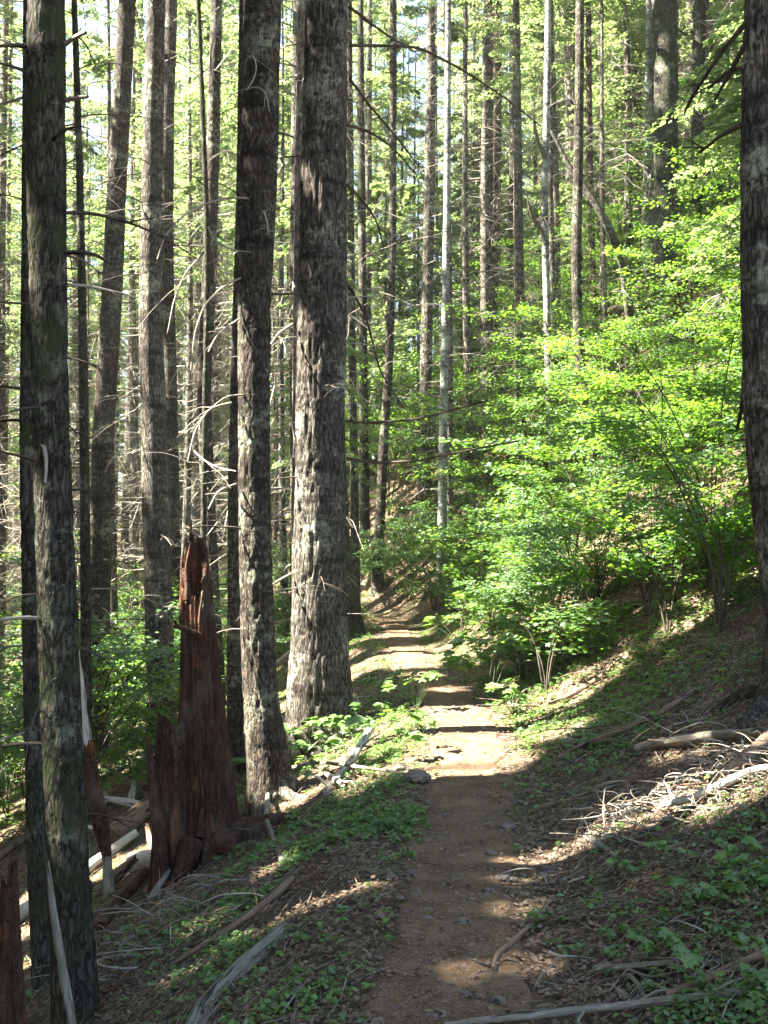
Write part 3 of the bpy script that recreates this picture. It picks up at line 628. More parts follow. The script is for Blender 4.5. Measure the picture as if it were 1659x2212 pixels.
cb = at(12, 2260, 4.0); cb[2] = float(height(cb[0], cb[1]))
sn2 = thing('broken_snag', cb, 'orange-brown rotten snag in the bottom left corner', 'dead tree'); hh = at(10, 1880, 4.0)[2] - cb[2]
def prof_c(th): return hh - .15 + .15 * np.cos(th - .6)
snag('', cb, None, 4, 0, .085, hh, 'rot', (-.02, 0), 7.0, n=70, rows=70, prof=prof_c, tf=.6).build('torn_column', M['rot'], sn2)
P = [at(172,2300,4.2), at(150,2180,4.2), at(128,2050,4.25), at(112,1950,4.3), at(102,1860,4.35)]
tag(MB().tube(P, [.018,.017,.015,.012,.006], 12, .02, amp=.004, bark=(3, 6)).build('dead_sapling', M['log_grey']), 'pale lichen-coated dead pole leaning in front of the mossy left-edge trunk', 'dead tree')

# ------------------------------------------------------------------ added shading trees beyond the left of the frame (their crowns leave the sunbeams open)
rs = np.random.default_rng(11); spots = []
for k in range(4000):
    if len(spots) >= 54: break
    x, y = (rs.uniform(-22, -4.5), rs.uniform(-4, 11)) if len(spots) < 42 else (rs.uniform(-34, -5.5), rs.uniform(-6, 18))
    if x > -.42 * y - 2.6: continue
    ln = np.array([x, y, float(height(x, y))]) + np.array([0, 0, 1.])[None] * np.linspace(0, 16, 60)[:, None]
    la, lb = ln @ _sa, ln @ _sb
    if sum(bool((((la - q[0])**2 + (lb - q[1])**2) < (.2 + q[2] * .6)**2).any()) for q in _T[:_NT]) > 2: continue
    if all((x - a)**2 + (y - b)**2 > 1.9**2 for a, b in spots): spots.append((x, y))
for k, (x, y) in enumerate(spots):
    z = float(height(x, y)); H = rs.uniform(19, 26)
    t = thing('conifer_tree', (x, y, z), 'tall unseen conifer added outside the left edge of the picture to shade the trail', 'tree', 'added shade conifers outside the left edge')
    Pc, D, Nn, sz, ax = crown_arrays(H, 5.0, 3.3, 190, 150, .25, rs); wp = Pc + [x, y, z]
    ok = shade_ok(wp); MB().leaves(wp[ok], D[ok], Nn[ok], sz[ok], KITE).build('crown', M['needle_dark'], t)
    zz = np.array([-.4, 0, 2, H * .5, H]); MB().tube(np.stack([0 * zz + x, 0 * zz + y, zz + z], 1), [.26, .22, .19, .13, .02], 10, 1.0).build('trunk', M['bark_far'], t)

# ------------------------------------------------------------------ the wood behind
rt = np.random.default_rng(5); pos = []
def scatter(n, y0, y1, mind, vs, sr, label, group, left=.52, right=.48, clear=1.3, smin=-99, name='conifer_tree'):
    k = 0
    for _ in range(20000):
        if k >= n: break
        y = rt.uniform(y0, y1); x = rt.uniform(-left * y - 2, right * y + 2)
        s_ = x - trail_x(y)
        if abs(s_) < clear or s_ < smin or x > .55 * y: continue
        if y < (26 if 4 in vs or 5 in vs else 19) and x < -1.5 and vs != [6]: continue
        if y < 23 and vs != [6] and .10 < x / y < .31: continue
        if 19 < y < 38 and -18 < x < 2 and vs != [6] and rt.random() < (.45 if 1 in vs or 4 in vs else .2): continue
        if y < 22 and vs == [6] and rt.random() < .35: continue
        if y < 34 and -.05 * y < x < .10 * y and y < 19: continue
        if any((x - a)**2 + (y - b)**2 < mind**2 for a, b in pos) or any((x - a)**2 + (y - b)**2 < .8 for a, b in occupied): continue
        pos.append((x, y)); k += 1
        put_tree(int(rt.choice(vs)), x, y, rt.uniform(*sr), rt.uniform(0, 6.28), label, group, name=name, zs=rt.uniform(.9, 1.15))
scatter(36, 19, 32, 1.3, [3, 3, 3, 1], (.75, 1.05), 'slender conifer in the sunlit wood a little beyond the trail bend', 'conifers in the near wood')
scatter(75, 32, 52, 1.4, [0, 1, 2, 3], (.85, 1.2), 'conifer in the crowded wood well behind the trail bend', 'conifers in the middle wood')
scatter(85, 52, 85, 1.6, [0, 1, 2], (1.0, 1.5), 'far conifer closing the view between the trunks', 'conifers in the far wood')
scatter(13, 17, 34, 1.6, [2, 4, 5, 5], (.7, 1.1), 'young sunlit conifer standing high on the bank above the thicket', 'young conifers above the thicket', smin=5.0, left=0, name='young_conifer')
VAR.append(tree_variant(6, 15, 11, 1.0, 14, 120, .07, 110, low=.6))
scatter(68, 14, 38, .7, [6], (.7, 1.25), 'slim pole bristling with dead twigs in the screen of trunks below the trail', 'slim poles below the trail', right=-.03)
scatter(16, 18, 40, 1.0, [6], (.8, 1.2), 'slim pale pole among the trees up on the bank', 'slim poles on the bank', left=-.02)
scatter(34, 27, 44, 1.3, [2, 4, 4, 0], (.8, 1.2), 'conifer leafy to the ground on the high hillside right of the trail', 'conifers on the high hillside', left=-.1)
scatter(24, 17, 40, 1.3, [2, 4, 4, 5], (.7, 1.1), 'young conifer among the trunks on the slope below the trail', 'young conifers below the trail', right=-.1, name='young_conifer')
scatter(26, 15, 36, 1.2, [4, 5, 5], (.7, 1.1), 'young bright green conifer with boughs to the ground in the wood', 'young conifers under the tall trees', name='young_conifer')

# ------------------------------------------------------------------ vine maple thicket on the bank
def shrub_variant(k, h, spread, nl, leaf, nstem=6):
    rg = np.random.default_rng(300 + k); wood = MB(); C = []; Dn = []
    per = nl // (nstem * 5)
    for s_ in range(nstem):
        a = rg.random() * 6.283; L = spread * rg.uniform(.6, 1.1); hh_ = h * rg.uniform(.6, 1.05)
        t = np.linspace(0, 1, 7); P = np.stack([np.cos(a) * L * t**1.4, np.sin(a) * L * t**1.4, hh_ * np.sin(t * 1.75) / .98], 1) + np.cumsum(rg.normal(0, .02, (7, 3)), 0)
        P[0] = (0, 0, -.1); wood.tube(P, np.linspace(.010, .003, 7), 5, .15, cap=False)
        for b in range(5):
            f = rg.uniform(.25, 1); i = f * 6; q = P[int(i)] + (P[min(int(i) + 1, 6)] - P[int(i)]) * (i % 1)
            a2 = a + rg.uniform(-1.6, 1.6); L2 = spread * rg.uniform(.3, .7); e = q + [math.cos(a2) * L2, math.sin(a2) * L2, rg.uniform(-.12, .2)]
            wood.twigs(q[None], e[None], .005, 0, .05)
            u_ = rg.random(per)**.8; lat = rg.normal(0, .16, per) * (1.1 - .4 * u_)
            sd = np.array([-math.sin(a2), math.cos(a2), 0])
            c = q + (e - q) * u_[:, None] + sd * lat[:, None]; c[:, 2] += rg.normal(0, .035, per) - .1 * np.abs(lat)
            C.append(c); Dn.append(np.array([math.cos(a2), math.sin(a2), -.25]) + sd * np.sign(lat)[:, None] * .8 + rg.normal(0, .3, (per, 3)))
    C = np.concatenate(C); Dn = np.concatenate(Dn); n = len(C)
    fo = MB().leaves(C, Dn, np.array([0, 0, 1.]) + rg.normal(0, .3, (n, 3)), leaf * rg.uniform(.6, 1.25, n), MAPLE)
    return wood.mesh('stems', [M['twig_dark']]), fo.mesh('foliage', [M['maple']])
SV = [shrub_variant(0, 2.6, 1.5, 2600, .052), shrub_variant(1, 3.2, 1.7, 3200, .055, 7), shrub_variant(2, 1.7, 1.2, 2200, .06), shrub_variant(3, 1.0, .8, 1200, .06, 5), shrub_variant(4, .6, .5, 450, .055, 5)]
rb = np.random.default_rng(21); spos = []
def shrubs(n, vs, cond, mind, sr, label, group, yr=(8, 34), xr=(-14, 16), name='vine_maple_bush'):
    k = 0
    for _ in range(30000):
        if k >= n: break
        y = rb.uniform(*yr); x = rb.uniform(*xr); s_ = x - trail_x(y)
        if not cond(x, y, s_): continue
        if -2.6 < x < .2 and 5 < y < 17.5 and s_ < -.3 or any((x - a)**2 + (y - b)**2 < mind**2 for a, b in spos): continue
        v = int(rb.choice(vs)); z = float(height(x, y))
        if x > 0 and y < 17.5 and (z + (2.5, 3.0, 1.7, 1.0, .6)[v] * .9 - 1.6) / y > .165 + .30 * max(0, x / y - .20): continue
        if y >= 17.5 and .22 < x / y < .31 and (z + (2.5, 3.0, 1.7, 1.0, .6)[v] - 1.6) / y > .27 and y < 26: continue
        spos.append((x, y)); k += 1
        t = thing(name, (x, y, z), label, 'bush', group); sc_ = rb.uniform(*sr); t.scale = (sc_, sc_, sc_ * rb.uniform(.85, 1.1)); t.rotation_euler = (rb.normal(0, .06), rb.normal(-.08, .06), rb.uniform(0, 6.28))
        link_obj('stems', SV[v][0], t); link_obj('foliage', SV[v][1], t)
shrubs(135, [0, 0, 1], lambda x, y, s: s > 2.6 and x < .45 * y + 1.5 and s > 2.4 + max(0, 12 - y) * .45, 1.0, (.8, 1.15), 'tall vine maple bush in the green thicket on the bank right of the trail', 'tall bushes of the bank thicket', (9, 32), (.5, 16))
shrubs(70, [2, 3, 3], lambda x, y, s: .9 + max(0, 12 - y) * .16 < s < 4.2 and x < .5 * y + .5, .52, (.6, 1.0), 'low leafy vine maple bush at the foot of the bank thicket', 'low bushes of the bank', (8.0, 24), (.5, 8))
shrubs(85, [2, 3, 3, 4], lambda x, y, s: 3.0 + max(0, 10 - y) * .5 < s < 9 and x < .45 * y + 1.5, .7, (.8, 1.3), 'spreading green bush higher up the steep right bank', 'bushes higher up the right bank', (7.5, 20), (2, 10))
shrubs(90, [0, 2, 2, 3], lambda x, y, s: s < -2.2 and x > -.5 * y - 1, .9, (.7, 1.15), 'leafy green bush on the slope below the trail among the trunks', 'bushes below the trail', (11, 34), (-16, -1), name='leafy_shrub')
shrubs(55, [3, 4, 4], lambda x, y, s: .75 < abs(s) < 2.0, .45, (.6, 1.0), 'knee-high leafy bush edging the upper trail', 'small bushes edging the upper trail', (9.5, 27), (-3, 4), name='leafy_shrub')
shrubs(110, [0, 1, 2], lambda x, y, s: s > 1.0 and -.12 * y < x < .2 * y, .8, (.8, 1.2), 'sunlit bush on the hillside beyond the trail bend', 'bushes beyond the bend', (19.5, 44), (-6, 8), name='hillside_bush')

# ------------------------------------------------------------------ herbs and litter
rh = np.random.default_rng(31)
def scatter_xy(n, y0=1.6, y1=17, xl=None):
    y = y0 * (y1 / y0)**rh.random(n); x = rh.uniform(-1, 1, n) * (.44 * y + .9); return x, y
EL = []
for xv, yv, rx, ry, wgt in [(770,1790,.55,.9,1.0),(700,1850,.4,.5,.8),(640,1790,.3,.6,.7),(850,1560,.35,1.2,1.0),(800,1640,.3,.6,.8),(760,1500,.5,1.2,1.),(700,1620,.7,.9,1.),(640,1700,.5,.7,1.),(830,1720,.4,.6,1.),(880,1450,.4,1.5,1.),(600,1780,.3,.5,.8),(500,1900,.4,.4,.5),(1090,1500,.3,1.4,1.),(1180,1570,.3,1.,.8),
    (1010,1440,.4,1.6,.9),(1290,1560,.4,.7,.7),(1400,1480,.5,1.0,.5),(620,1640,.5,.9,.8),(1500,1900,.35,.3,.14),(1600,2050,.25,.2,.2),(1400,2000,.2,.3,.1),(1560,2190,.2,.2,.4),
    (450,1980,.4,.4,.4),(600,1960,.4,.5,.6),(700,2150,.3,.2,.25),(640,1900,.4,.4,.8),(60,1620,1.2,3,.9),(300,1560,1.2,3,.9),(1150,1400,.6,1.5,.9),(1300,1380,.6,1.2,.6),(1330,1600,.3,.4,.6),(1400,1340,.6,1.,.8),(1230,1440,.5,.8,1.),(1360,1430,.5,.8,.9),(1160,1490,.4,.8,1.),(1120,1440,.4,1.,1.),(1520,1280,.6,1.,.7),(1640,1850,.3,.5,.5),(550,2060,.3,.3,.4)]:
    p = hit(xv, yv); EL.append((p[0], p[1], rx, ry, wgt))
def herb_density(x, y):
    d = np.zeros_like(x)
    for a, b, rx, ry, wg in EL: d = np.maximum(d, wg * np.exp(-(((x - a) / rx)**2 + ((y - b) / ry)**2)**1.3))
    d = d * sstep(-.35, .15, fbm(x * 2.5, y * 2.5, 8, 2)) + .05 * sstep(.05, .4, fbm(x * 1.2, y * 1.2, 3, 2))
    d = np.maximum(d, .75 * sstep(12, 15, y) * sstep(-.3, .1, fbm(x * 1.6, y * 1.6, 5, 2)))
    s_ = np.abs(x - trail_x(y)) + .08 * fbm(x * 3, y * 3, 6, 2); return d * sstep(.20, .38, s_)
def herbs(n, leaf, hh_, tmpl, name, y0, y1, per=6, gain=1.0, power=1.0):
    x, y = scatter_xy(n, y0, y1); keep = rh.random(n) < gain * herb_density(x, y)**power
    x, y = x[keep], y[keep]; z = height(x, y); m = len(x); B = np.stack([x, y, z], -1)
    h = hh_ * rh.uniform(.4, 1.2, m); a = rh.random((m, per)) * 6.283; r = rh.uniform(.4, 1.1, (m, per)) * leaf
    C = B[:, None] + np.stack([np.cos(a) * r, np.sin(a) * r, h[:, None] * rh.uniform(.6, 1.0, (m, per))], -1)
    D = np.stack([np.cos(a), np.sin(a), -.25 + 0 * a], -1) + rh.normal(0, .2, (m, per, 3))
    Nn = np.array([0, 0, 1.]) + rh.normal(0, .28, (m, per, 3))
    mb = MB().leaves(C.reshape(-1, 3), D.reshape(-1, 3), Nn.reshape(-1, 3), (leaf * rh.uniform(.6, 1.3, (m, per))).reshape(-1), tmpl)
    mb.twigs(B, B + np.stack([rh.normal(0, .01, m), rh.normal(0, .01, m), h], -1), .0015)
    return tag(mb.build(name, M['herb'], origin=(0, 0, 0)), 'low carpet of small green herbs growing beside the trail' if leaf < .04 else 'scattered broader-leaved seedlings on the forest floor', 'ground cover', kind='stuff')
herbs(120000, .024, .05, OVAL, 'herb_carpet', 1.8, 24, 7, 1.5)
herbs(24000, .036, .07, MAPLE, 'leafy_seedlings', 3.0, 20, 5, .35, 1.6)
# individual broad-leaved plants
def plant_variant(k, nst, h, leaf):
    rg = np.random.default_rng(500 + k); mb = MB(); A = []; Bp = []
    C, D = [], []
    for s_ in range(nst):
        a = rg.random() * 6.28; L = h * rg.uniform(.3, .9); e = np.array([math.cos(a) * L, math.sin(a) * L, h * rg.uniform(.5, 1)])
        A.append((0, 0, -.03)); Bp.append(e)
        for q in range(3):
            b = a + rg.uniform(-1.2, 1.2); C.append(e + [math.cos(b) * leaf * .5, math.sin(b) * leaf * .5, rg.uniform(-.03, .03)]); D.append((math.cos(b), math.sin(b), -.3))
    st = MB().twigs(np.array(A), np.array(Bp), .003, 0, .1)
    n = len(C); lv = MB().leaves(np.array(C), np.array(D), np.array([0, 0, 1.]) + rg.normal(0, .25, (n, 3)), leaf * rg.uniform(.7, 1.2, n), MAPLE)
    return st.mesh('stems', [M['herb']]), lv.mesh('leaves', [M['herb']])
PV = [plant_variant(0, 9, .34, .13), plant_variant(1, 12, .45, .15), plant_variant(2, 7, .25, .11)]
def plant(xv, yv, v, s_, label, group):
    p = hit(xv, yv); t = thing('broadleaf_plant', p, label, 'plant', group); t.scale = (s_,) * 3; t.rotation_euler = (0, 0, rh.uniform(0, 6.28))
    link_obj('stems', PV[v][0], t); link_obj('leaves', PV[v][1], t)
for k, (xv, yv) in enumerate([(1010,1350),(1050,1375),(1090,1330),(1130,1300),(1160,1340),(1100,1400),(1040,1430),(1150,1420),(1200,1380),(1230,1330),(1080,1290),(1170,1270),(1000,1480),(1060,1500),(1110,1540),(1140,1480),(990,1400),(1240,1260),(1300,1300)]):
    plant(xv, yv, k % 3, 1.0 + .25 * (k % 2), 'broad-leaved plant in the bright clump right of the upper trail', 'broad-leaved plants right of the trail')
for k, (xv, yv) in enumerate([(640,1660),(680,1640),(800,1560),(840,1520),(850,1640),(760,1590),(720,1610),(900,1530),(655,1690)]):
    plant(xv, yv, k % 3, .75, 'broad-leaved plant on the left verge between the trail and the trunks', 'broad-leaved plants left of the trail')
for k, (xv, yv) in enumerate([(1590,1870),(1500,1990),(1640,2080),(1400,2080),(1560,2150),(1350,1900),(1460,1880),(1640,1960),(1620,2190)]):
    plant(xv, yv, k % 3, .36, 'shaded broad-leaved plant low at the bottom right of the picture', 'plants at the bottom right')
# litter
def litter():
    n = 75000; x, y = scatter_xy(n, 1.8, 16); s_ = np.abs(x - trail_x(y)); dens = .22 + .78 * sstep(.05, .42, s_)
    k = rh.random(n) < dens; x, y = x[k], y[k]; z = height(x, y); m = len(x)
    C = np.stack([x, y, z + rh.uniform(.006, .03, m)], -1); a = rh.random(m) * 6.283
    mb = MB().leaves(C, np.stack([np.cos(a), np.sin(a), rh.normal(0, .3, m)], -1), np.array([0, 0, 1.]) + rh.normal(0, .4, (m, 3)), rh.uniform(.010, .034, m), OVAL, 0, .5)
    tag(mb.build('leaf_litter', M['litter'], origin=(0, 0, 0)), 'dry brown leaves and bark chips scattered over the forest floor', 'litter', kind='stuff')
    n = 26000; x, y = scatter_xy(n, 1.8, 16); s_ = np.abs(x - trail_x(y)); k = rh.random(n) < .03 + .97 * sstep(.22, .7, s_); x, y = x[k], y[k]; z = height(x, y); m = len(x)
    a = rh.normal(.2, 1.2, m); L = rh.uniform(.05, .38, m)**1.0 * .8; A = np.stack([x, y, z + .008], -1)
    B = A + np.stack([np.cos(a) * L, np.sin(a) * L, 0 * L], -1); B[:, 2] = height(B[:, 0], B[:, 1]) + rh.uniform(.004, .05, m)
    mb = MB(); h_ = m * 3 // 4; mb.twigs(A[:h_], B[:h_], rh.uniform(.0012, .0035, h_), 0, .12); mb.twigs(A[h_:], B[h_:], rh.uniform(.0015, .004, m - h_), 1, .15)
    tag(mb.build('twig_litter', [M['litter'], M['twig_pale']], origin=(0, 0, 0)), 'fine dead twigs strewn over the slopes beside the trail', 'litter', kind='stuff')
    n = 1500; y = 2.2 * (18 / 2.2)**rh.random(n); x = trail_x(y) + rh.normal(0, .3, n); z = height(x, y)
    mb = MB(); th = np.linspace(0, 6.283, 7)[:-1]
    ico = np.concatenate([np.stack([np.cos(th), np.sin(th), -.3 + 0 * th], 1), np.stack([.7 * np.cos(th + .4), .7 * np.sin(th + .4), .5 + 0 * th], 1), [[0, 0, .7]]])
    F4 = np.array([[q, (q + 1) % 6, 6 + (q + 1) % 6, 6 + q] for q in range(6)]); F3 = np.array([[6 + q, 6 + (q + 1) % 6, 12] for q in range(6)])
    r = np.minimum(.003 + rh.exponential(.006, n), .032); V = np.stack([x, y, z + .014], -1)[:, None] + ico[None] * r[:, None, None] * np.array([1.2, .9, .6]) * rh.uniform(.7, 1.2, (n, 13, 1))
    mb.add(V.reshape(-1, 3), (np.arange(n)[:, None, None] * 13 + F4[None]).reshape(-1, 4)); base = 0
    mb.F.append((np.arange(n)[:, None, None] * 13 + F3[None]).reshape(-1, 3)); mb.M.append(np.zeros(n * 6, int)); mb.S.append(np.zeros(n * 6, bool))
    tag(mb.build('gravel', M['stone'], origin=(0, 0, 0)), 'small stones and clods lying on the trodden trail', 'stones', kind='stuff')
litter()

# ------------------------------------------------------------------ logs, branches and stones one can point to
def gline(pv, lift=.02, lifts=None):
    P = np.array([hit(x, y) for x, y in pv]); P[:, 2] += lift if lifts is None else np.array(lifts); return P
def log(name, label, cat, pv, rads, m, lift=.03, lifts=None, seg=14, amp=.004, jag=.03, group=None, bark=(3, 3), step=.03, d=None):
    P = gline(pv, lift, lifts) if d is None else np.array([at(x, y, q) for (x, y), q in zip(pv, d)])
    ob = MB().tube(P, rads, seg, step, amp=amp, bark=bark, jag=jag, seed=rng.random() * 9)
    if max(rads) < .03:
        for _ in range(4):
            i = rng.integers(0, len(P) - 1); q = P[i] + (P[i + 1] - P[i]) * rng.random(); ln = np.linalg.norm(P[-1] - P[0]); e = q + (P[i + 1] - P[i]) * .3 + rng.normal(0, .10, 3) * ln * [1, 1, .5]
            e[2] = max(e[2], float(height(e[0], e[1])) + .01); mi = (q + e) / 2 + rng.normal(0, .02, 3) * ln; ob.tube([q, mi, e], [max(rads) * .5, max(rads) * .35, max(rads) * .12], 6, .02, cap=False)
    o = ob.build(name, M[m]); return tag(o, label, cat, group)
lg = log('fallen_log', 'weathered grey log with a dark split running along it, bottom left beside the trail', 'log', [(395,2300),(440,2200),(515,2115),(608,2030)], [.040,.039,.037,.030], 'log_grey', .025, seg=40, amp=.009, jag=.06, bark=(2.2, .8), step=.015)
log('fallen_log', 'brown log lying behind the narrow split snag and left of the red snag', 'log', [(240,1830),(290,1790),(345,1745)], [.10,.10,.10], 'log_brown', .08, seg=20)
log('fallen_log', 'bleached white log reaching from behind the mossy left-edge trunk towards the snag', 'log', [(20,2010),(100,1955),(180,1900),(290,1820)], [.055,.055,.05,.035], 'log_white', .07)
log('fallen_log', 'dark thin log on the ground at the far left edge', 'log', [(-20,1880),(60,1820),(150,1760)], [.04,.04,.03], 'log_brown', .07)
log('broken_board', 'slab of bleached wood on the ground left of the red snag', 'log', [(285,1875),(345,1860)], [.085,.075], 'log_white', .03, seg=8)
log('broken_board', 'dark rotten plank leaning on the slope below the red snag', 'log', [(215,2020),(260,1960),(315,1900)], [.03,.04,.035], 'rot', .05, seg=8)
log('fallen_branch', 'long dark branch lying diagonally across the slope left of the trail', 'branch', [(370,2105),(450,2060),(540,2000),(600,1950),(625,1925)], [.009,.014,.016,.018,.018], 'log_brown', .05, seg=9)
log('fallen_branch', 'arching bent branch beside the foot of the lichen-spotted trunk', 'branch', [(895,1685),(780,1690),(690,1690),(620,1705),(580,1740),(575,1800),(610,1870)], [.007,.009,.011,.013,.016,.016,.013], 'log_grey', lifts=[.03,.10,.16,.18,.16,.08,.02], seg=9)
log('fallen_branch', 'thick pale stick propped up beside the rocks on the left verge', 'branch', [(700,1722),(760,1665),(805,1600)], [.022,.026,.028], 'log_white', lifts=[.03,.08,.13], seg=10)
log('fallen_branch', 'short pale stick crossing under the propped thick stick', 'branch', [(705,1690),(740,1712)], [.016,.018], 'log_white', .06, seg=8)
log('fallen_log', 'grey fallen log at the foot of the widest trunk', 'log', [(610,1610),(680,1578),(745,1562)], [.05,.055,.045], 'log_grey', .06)
log('fallen_branch', 'pale stick leaning against the left of the widest trunk', 'branch', [(580,1450),(635,1405)], [.03,.03], 'log_white', d=[11, 10.6])
log('fallen_log', 'pinkish fallen log high on the bank in the green thicket', 'log', [(1268,1245),(1330,1200),(1425,1165)], [.085,.085,.06], 'log_brown', .12, seg=16, d=[13.0, 13.6, 14.6])
log('fallen_log', 'short grey fallen log at the foot of the white-barked trunk', 'log', [(1125,1145),(1180,1125),(1245,1105)], [.10,.10,.09], 'log_grey', .08, seg=14, d=[17, 17.5, 18])
log('fallen_log', 'mossy grey log slanting down to the trail bend', 'log', [(785,1278),(830,1225),(900,1175)], [.09,.10,.09], 'log_grey', .08)
st_ = thing('tree_stump', hit(965, 1260), 'small weathered stump on the bank above the trail bend', 'stump')
q = hit(965, 1262); MB().tube([q - [0, 0, .2], q, q + [-.02, 0, .25], q + [.02, 0, .5]], [.26, .22, .15, .10], 14, .05, amp=.015, jag=.1).build('body', M['log_grey'], st_)
MB().tube([q + [-.05, -.05, .2], q + [-.25, -.3, .05], hit(910, 1300)], [.08, .06, .03], 8, .05, amp=.01).build('root', M['log_grey'], st_)
log('fallen_branch', 'long dark branch slanting up the right bank from the trail edge', 'branch', [(1205,1650),(1270,1620),(1350,1590),(1440,1545),(1500,1505)], [.010,.015,.018,.018,.015], 'log_brown', .04, seg=9)
log('fallen_branch', 'dark branch half buried in the mossy patch above the bright trail section', 'branch', [(1180,1535),(1240,1510),(1300,1470),(1340,1430)], [.012,.016,.016,.012], 'log_brown', .04, seg=9)
log('fallen_branch', 'pale smooth pole lying above the slash heap on the right bank', 'branch', [(1375,1640),(1450,1625),(1540,1612),(1650,1608)], [.018,.024,.026,.022], 'log_grey', .06, seg=12)
log('fallen_log', 'thick brown log end sticking out of the slash heap at the right edge', 'log', [(1540,1720),(1590,1680),(1640,1640),(1690,1600)], [.03,.035,.035,.03], 'log_brown', .06, seg=12)
log('fallen_branch', 'bright white bent branch lying through the middle of the slash heap', 'branch', [(1430,1765),(1490,1755),(1560,1725),(1625,1690),(1690,1680)], [.012,.016,.018,.016,.014], 'log_white', .06, seg=9)
log('fallen_branch', 'short thick grey stick right of the middle of the trail', 'branch', [(1265,1815),(1300,1840),(1330,1862)], [.012,.014,.010], 'log_grey', .02, seg=9)
log('fallen_branch', 'thin curved stick pointing to the slash heap over the trail edge', 'branch', [(1150,1755),(1230,1735),(1320,1700),(1420,1680)], [.004,.007,.008,.006], 'log_brown', .02, seg=7)
log('fallen_branch', 'dark hooked stick lying on the trail near the bottom', 'branch', [(1065,2108),(1070,2075),(1110,2045),(1160,1995),(1185,1965)], [.009,.010,.009,.007,.004], 'log_brown', .02, seg=8)
log('fallen_branch', 'long pale stick at the bottom right, the higher of two', 'branch', [(1285,2108),(1400,2104),(1520,2096),(1680,2085)], [.007,.012,.012,.010], 'log_grey', .025, seg=9)
log('fallen_branch', 'long pale stick along the bottom edge at right', 'branch', [(960,2240),(1150,2215),(1350,2195),(1600,2170)], [.006,.012,.014,.012], 'log_grey', .03, seg=9)
log('fallen_branch', 'brown stick rising to the right edge near the bottom corner', 'branch', [(1440,2180),(1540,2135),(1690,2070)], [.008,.011,.012], 'log_brown', .04, seg=8)
log('fallen_branch', 'short twig slanting down left of the bottom right sticks', 'branch', [(1360,2120),(1385,2150),(1400,2190)], [.005,.006,.004], 'log_grey', .02, seg=7)
# slash heap of curled twigs
rq = np.random.default_rng(77)
def curl(p, L, r, m, label, group, name='curled_branch'):
    n = 9; a = rq.random() * 6.28; turn = rq.normal(0, 2.4); t = np.linspace(0, 1, n); up0 = rq.uniform(-.2, .9); P = [p + [0, 0, .02]]
    for k in range(1, n):
        aa = a + turn * t[k] * .7 + rq.normal(0, .35); u_ = up0 - 1.8 * up0 * t[k] - .1; P.append(P[-1] + np.array([math.cos(aa), math.sin(aa) * .8, u_]) * L / n)
    P = np.array(P); g_ = height(P[:, 0], P[:, 1]); P[:, 2] = np.maximum(P[:, 2], g_ + .01)
    mb = MB().tube(P, np.linspace(r, r * .4, n), 6, L / 18, cap=True)
    for _ in range(rq.integers(0, 4)):
        i = rq.integers(2, n - 1); q = P[i]; e = q + rq.normal(0, .3, 3) * L * [1, 1, .5]; mb.tube([q, (q + e) / 2 + [0, 0, .02], e], [r * .5, r * .4, r * .2], 5, L / 16, cap=False)
    tag(mb.build(name, M[m]), label, 'branch', group)
for k in range(190):
    f = rq.random(); xv = 1300 + 360 * f + rq.normal(0, 20); yv = 1800 - 135 * f + rq.normal(0, 30)
    curl(hit(xv, yv) + [0, 0, rq.uniform(0, .08)], rq.uniform(.10, .42), rq.uniform(.002, .006), rq.choice(['twig_pale', 'twig_pale', 'log_grey', 'log_brown']), 'curled silvery dead branch in the sunlit slash heap on the right bank', 'branches of the slash heap')
for k in range(60):
    xv = rq.uniform(230, 620); yv = 2080 - (xv - 230) * .55 + rq.normal(0, 50)
    curl(hit(xv, yv), rq.uniform(.2, .7), rq.uniform(.003, .008), 'twig_pale' if rq.random() < .5 else 'log_brown', 'dead branch in the tangle on the slope round the foot of the red snag', 'branches round the red snag')
for k in range(34):
    xv = rq.uniform(1100, 1650); yv = rq.uniform(1380, 1640)
    curl(hit(xv, yv), rq.uniform(.3, .9), rq.uniform(.003, .007), 'log_brown' if rq.random() < .6 else 'twig_pale', 'thin dead branch lying on the right bank above the slash heap', 'branches on the right bank')
for k in range(30):
    xv = rq.uniform(1150, 1650); yv = rq.uniform(1850, 2200)
    curl(hit(xv, yv), rq.uniform(.15, .45), rq.uniform(.002, .005), 'log_brown' if rq.random() < .6 else 'twig_pale', 'thin dead twig on the shaded ground at the bottom right', 'twigs at the bottom right')
for k in range(26):
    xv = rq.uniform(590, 800); yv = rq.uniform(1520, 1620)
    curl(hit(xv, yv), rq.uniform(.3, .9), rq.uniform(.005, .012), 'log_grey' if rq.random() < .6 else 'twig_pale', 'dead branch in the sunlit heap at the foot of the widest trunk', 'branches by the widest trunk')
for k in range(22):
    p = hit(rq.uniform(170, 345), rq.uniform(1660, 1960)); a = rq.random() * 3.14; L = rq.uniform(.12, .5); rr = rq.uniform(.012, .045); q = p + [math.cos(a) * L, math.sin(a) * L, 0]; q[2] = float(height(q[0], q[1])) + rq.uniform(.02, .2)
    tag(MB().tube([p + [0, 0, .02], (p + q) / 2 + [0, 0, .01], q], [rr, rr * 1.1, rr * .6], 9, .03, amp=.006, jag=.05).build('broken_wood', M[rq.choice(['log_white', 'log_brown', 'log_brown', 'log_grey', 'rot'])]), 'piece of broken wood in the jumble left of the red snag', 'log', 'broken wood left of the red snag')
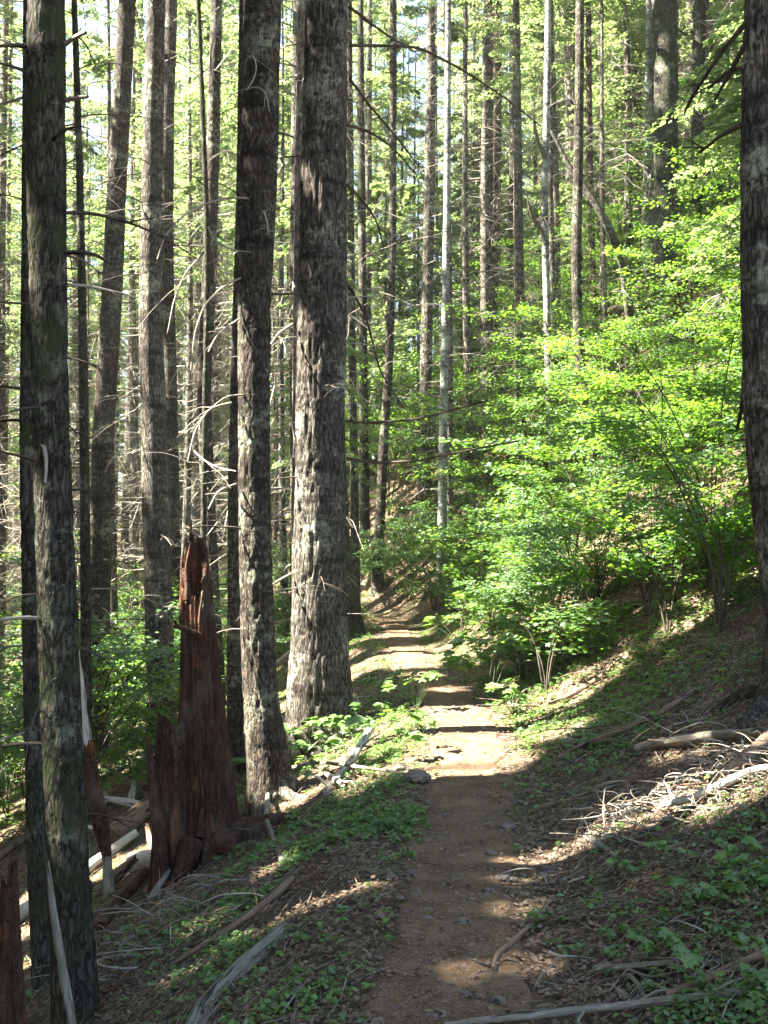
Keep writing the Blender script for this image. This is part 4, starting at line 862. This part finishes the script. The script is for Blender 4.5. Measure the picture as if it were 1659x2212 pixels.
def fern(xv, yv, s_, label):
    p = hit(xv, yv); t = thing('fern', p, label, 'fern')
    for k in range(9):
        a = 6.283 * k / 9 + rq.normal(0, .2); L = s_ * rq.uniform(.7, 1.1); t_ = np.linspace(0, 1, 26); d = np.array([math.cos(a), math.sin(a), 0]); sd = np.array([-d[1], d[0], 0])
        P = p + d * (t_ * L)[:, None] + np.array([0, 0, 1.]) * (L * (1.0 * t_ - .85 * t_**2))[:, None]
        mb = MB(); mb.tube(P[::5], np.linspace(.003, .001, len(P[::5])), 4, cap=False)
        wd = .26 * L * np.sin(np.pi * np.clip(t_ * .9 + .08, 0, 1))**.8
        for sg in (-1, 1):
            C = P + sd * (sg * wd * .5)[:, None]; mb.leaves(C, np.repeat((sd * sg + d * .25)[None], 26, 0), np.array([0, 0, 1.]) + rq.normal(0, .15, (26, 3)), wd, np.array([[-.5, -.09], [0, -.12], [.5, 0], [0, .12], [-.5, .09]]), 0, .1)
        mb.build('frond', M['fern'], t)
for xv, yv, s_, l in [(1020,1262,.55,'fern arching over the bank just above the upper trail'),(1075,1245,.45,'smaller fern right of the arching one above the upper trail'),(1215,1395,.4,'fern low on the right bank under the thicket edge'),(1330,1330,.4,'fern in the brown litter of the bank under the pinkish log'),(560,1660,.35,'small fern behind the lichen-spotted trunk on the left verge')]: fern(xv, yv, s_, l)
# stones
def stone(label, xv, yv, r, m='stone'):
    p = hit(xv, yv); th = np.linspace(0, 2 * math.pi, 14, endpoint=False); ph = np.linspace(-1.2, 1.5, 8); TH, PH = np.meshgrid(th, ph)
    rr = r * (1 + .35 * fbm(np.cos(TH) * np.cos(PH) * 1.6 + xv, np.sin(TH) * np.cos(PH) * 1.6, np.sin(PH) * 1.6, 2))
    V = np.stack([1.25 * rr * np.cos(TH) * np.cos(PH), .9 * rr * np.sin(TH) * np.cos(PH), .7 * rr * np.sin(PH)], -1).reshape(-1, 3) + p + [0, 0, r * .3]
    i = np.arange(7)[:, None] * 14; j = np.arange(14)[None]; j1 = (j + 1) % 14
    mb = MB().add(V, np.stack([i + j, i + j1, i + 14 + j1, i + 14 + j], -1).reshape(-1, 4), 0, False)
    mb.F.append((np.arange(14) + 98)[None]); mb.M.append(np.zeros(1, int)); mb.S.append(np.zeros(1, bool))
    tag(mb.build('rock', M[m]), label, 'rock')
stone('dark angular rock on the left trail edge, left one of a pair', 860, 1672, .07); stone('dark angular rock on the left trail edge, right one of a pair', 898, 1688, .075)
stone('small rock on the bank right of the bright trail section', 1235, 1612, .06)
stone('flat stone in the trail beside the upper bright patch', 1095, 1790, .035); stone('flat stone in the dark trail below the other one', 1060, 1850, .03)
stone('little pale stone in the middle of the shaded trail', 975, 1780, .02); stone('small stone half sunk at the right trail edge', 1085, 1905, .03)
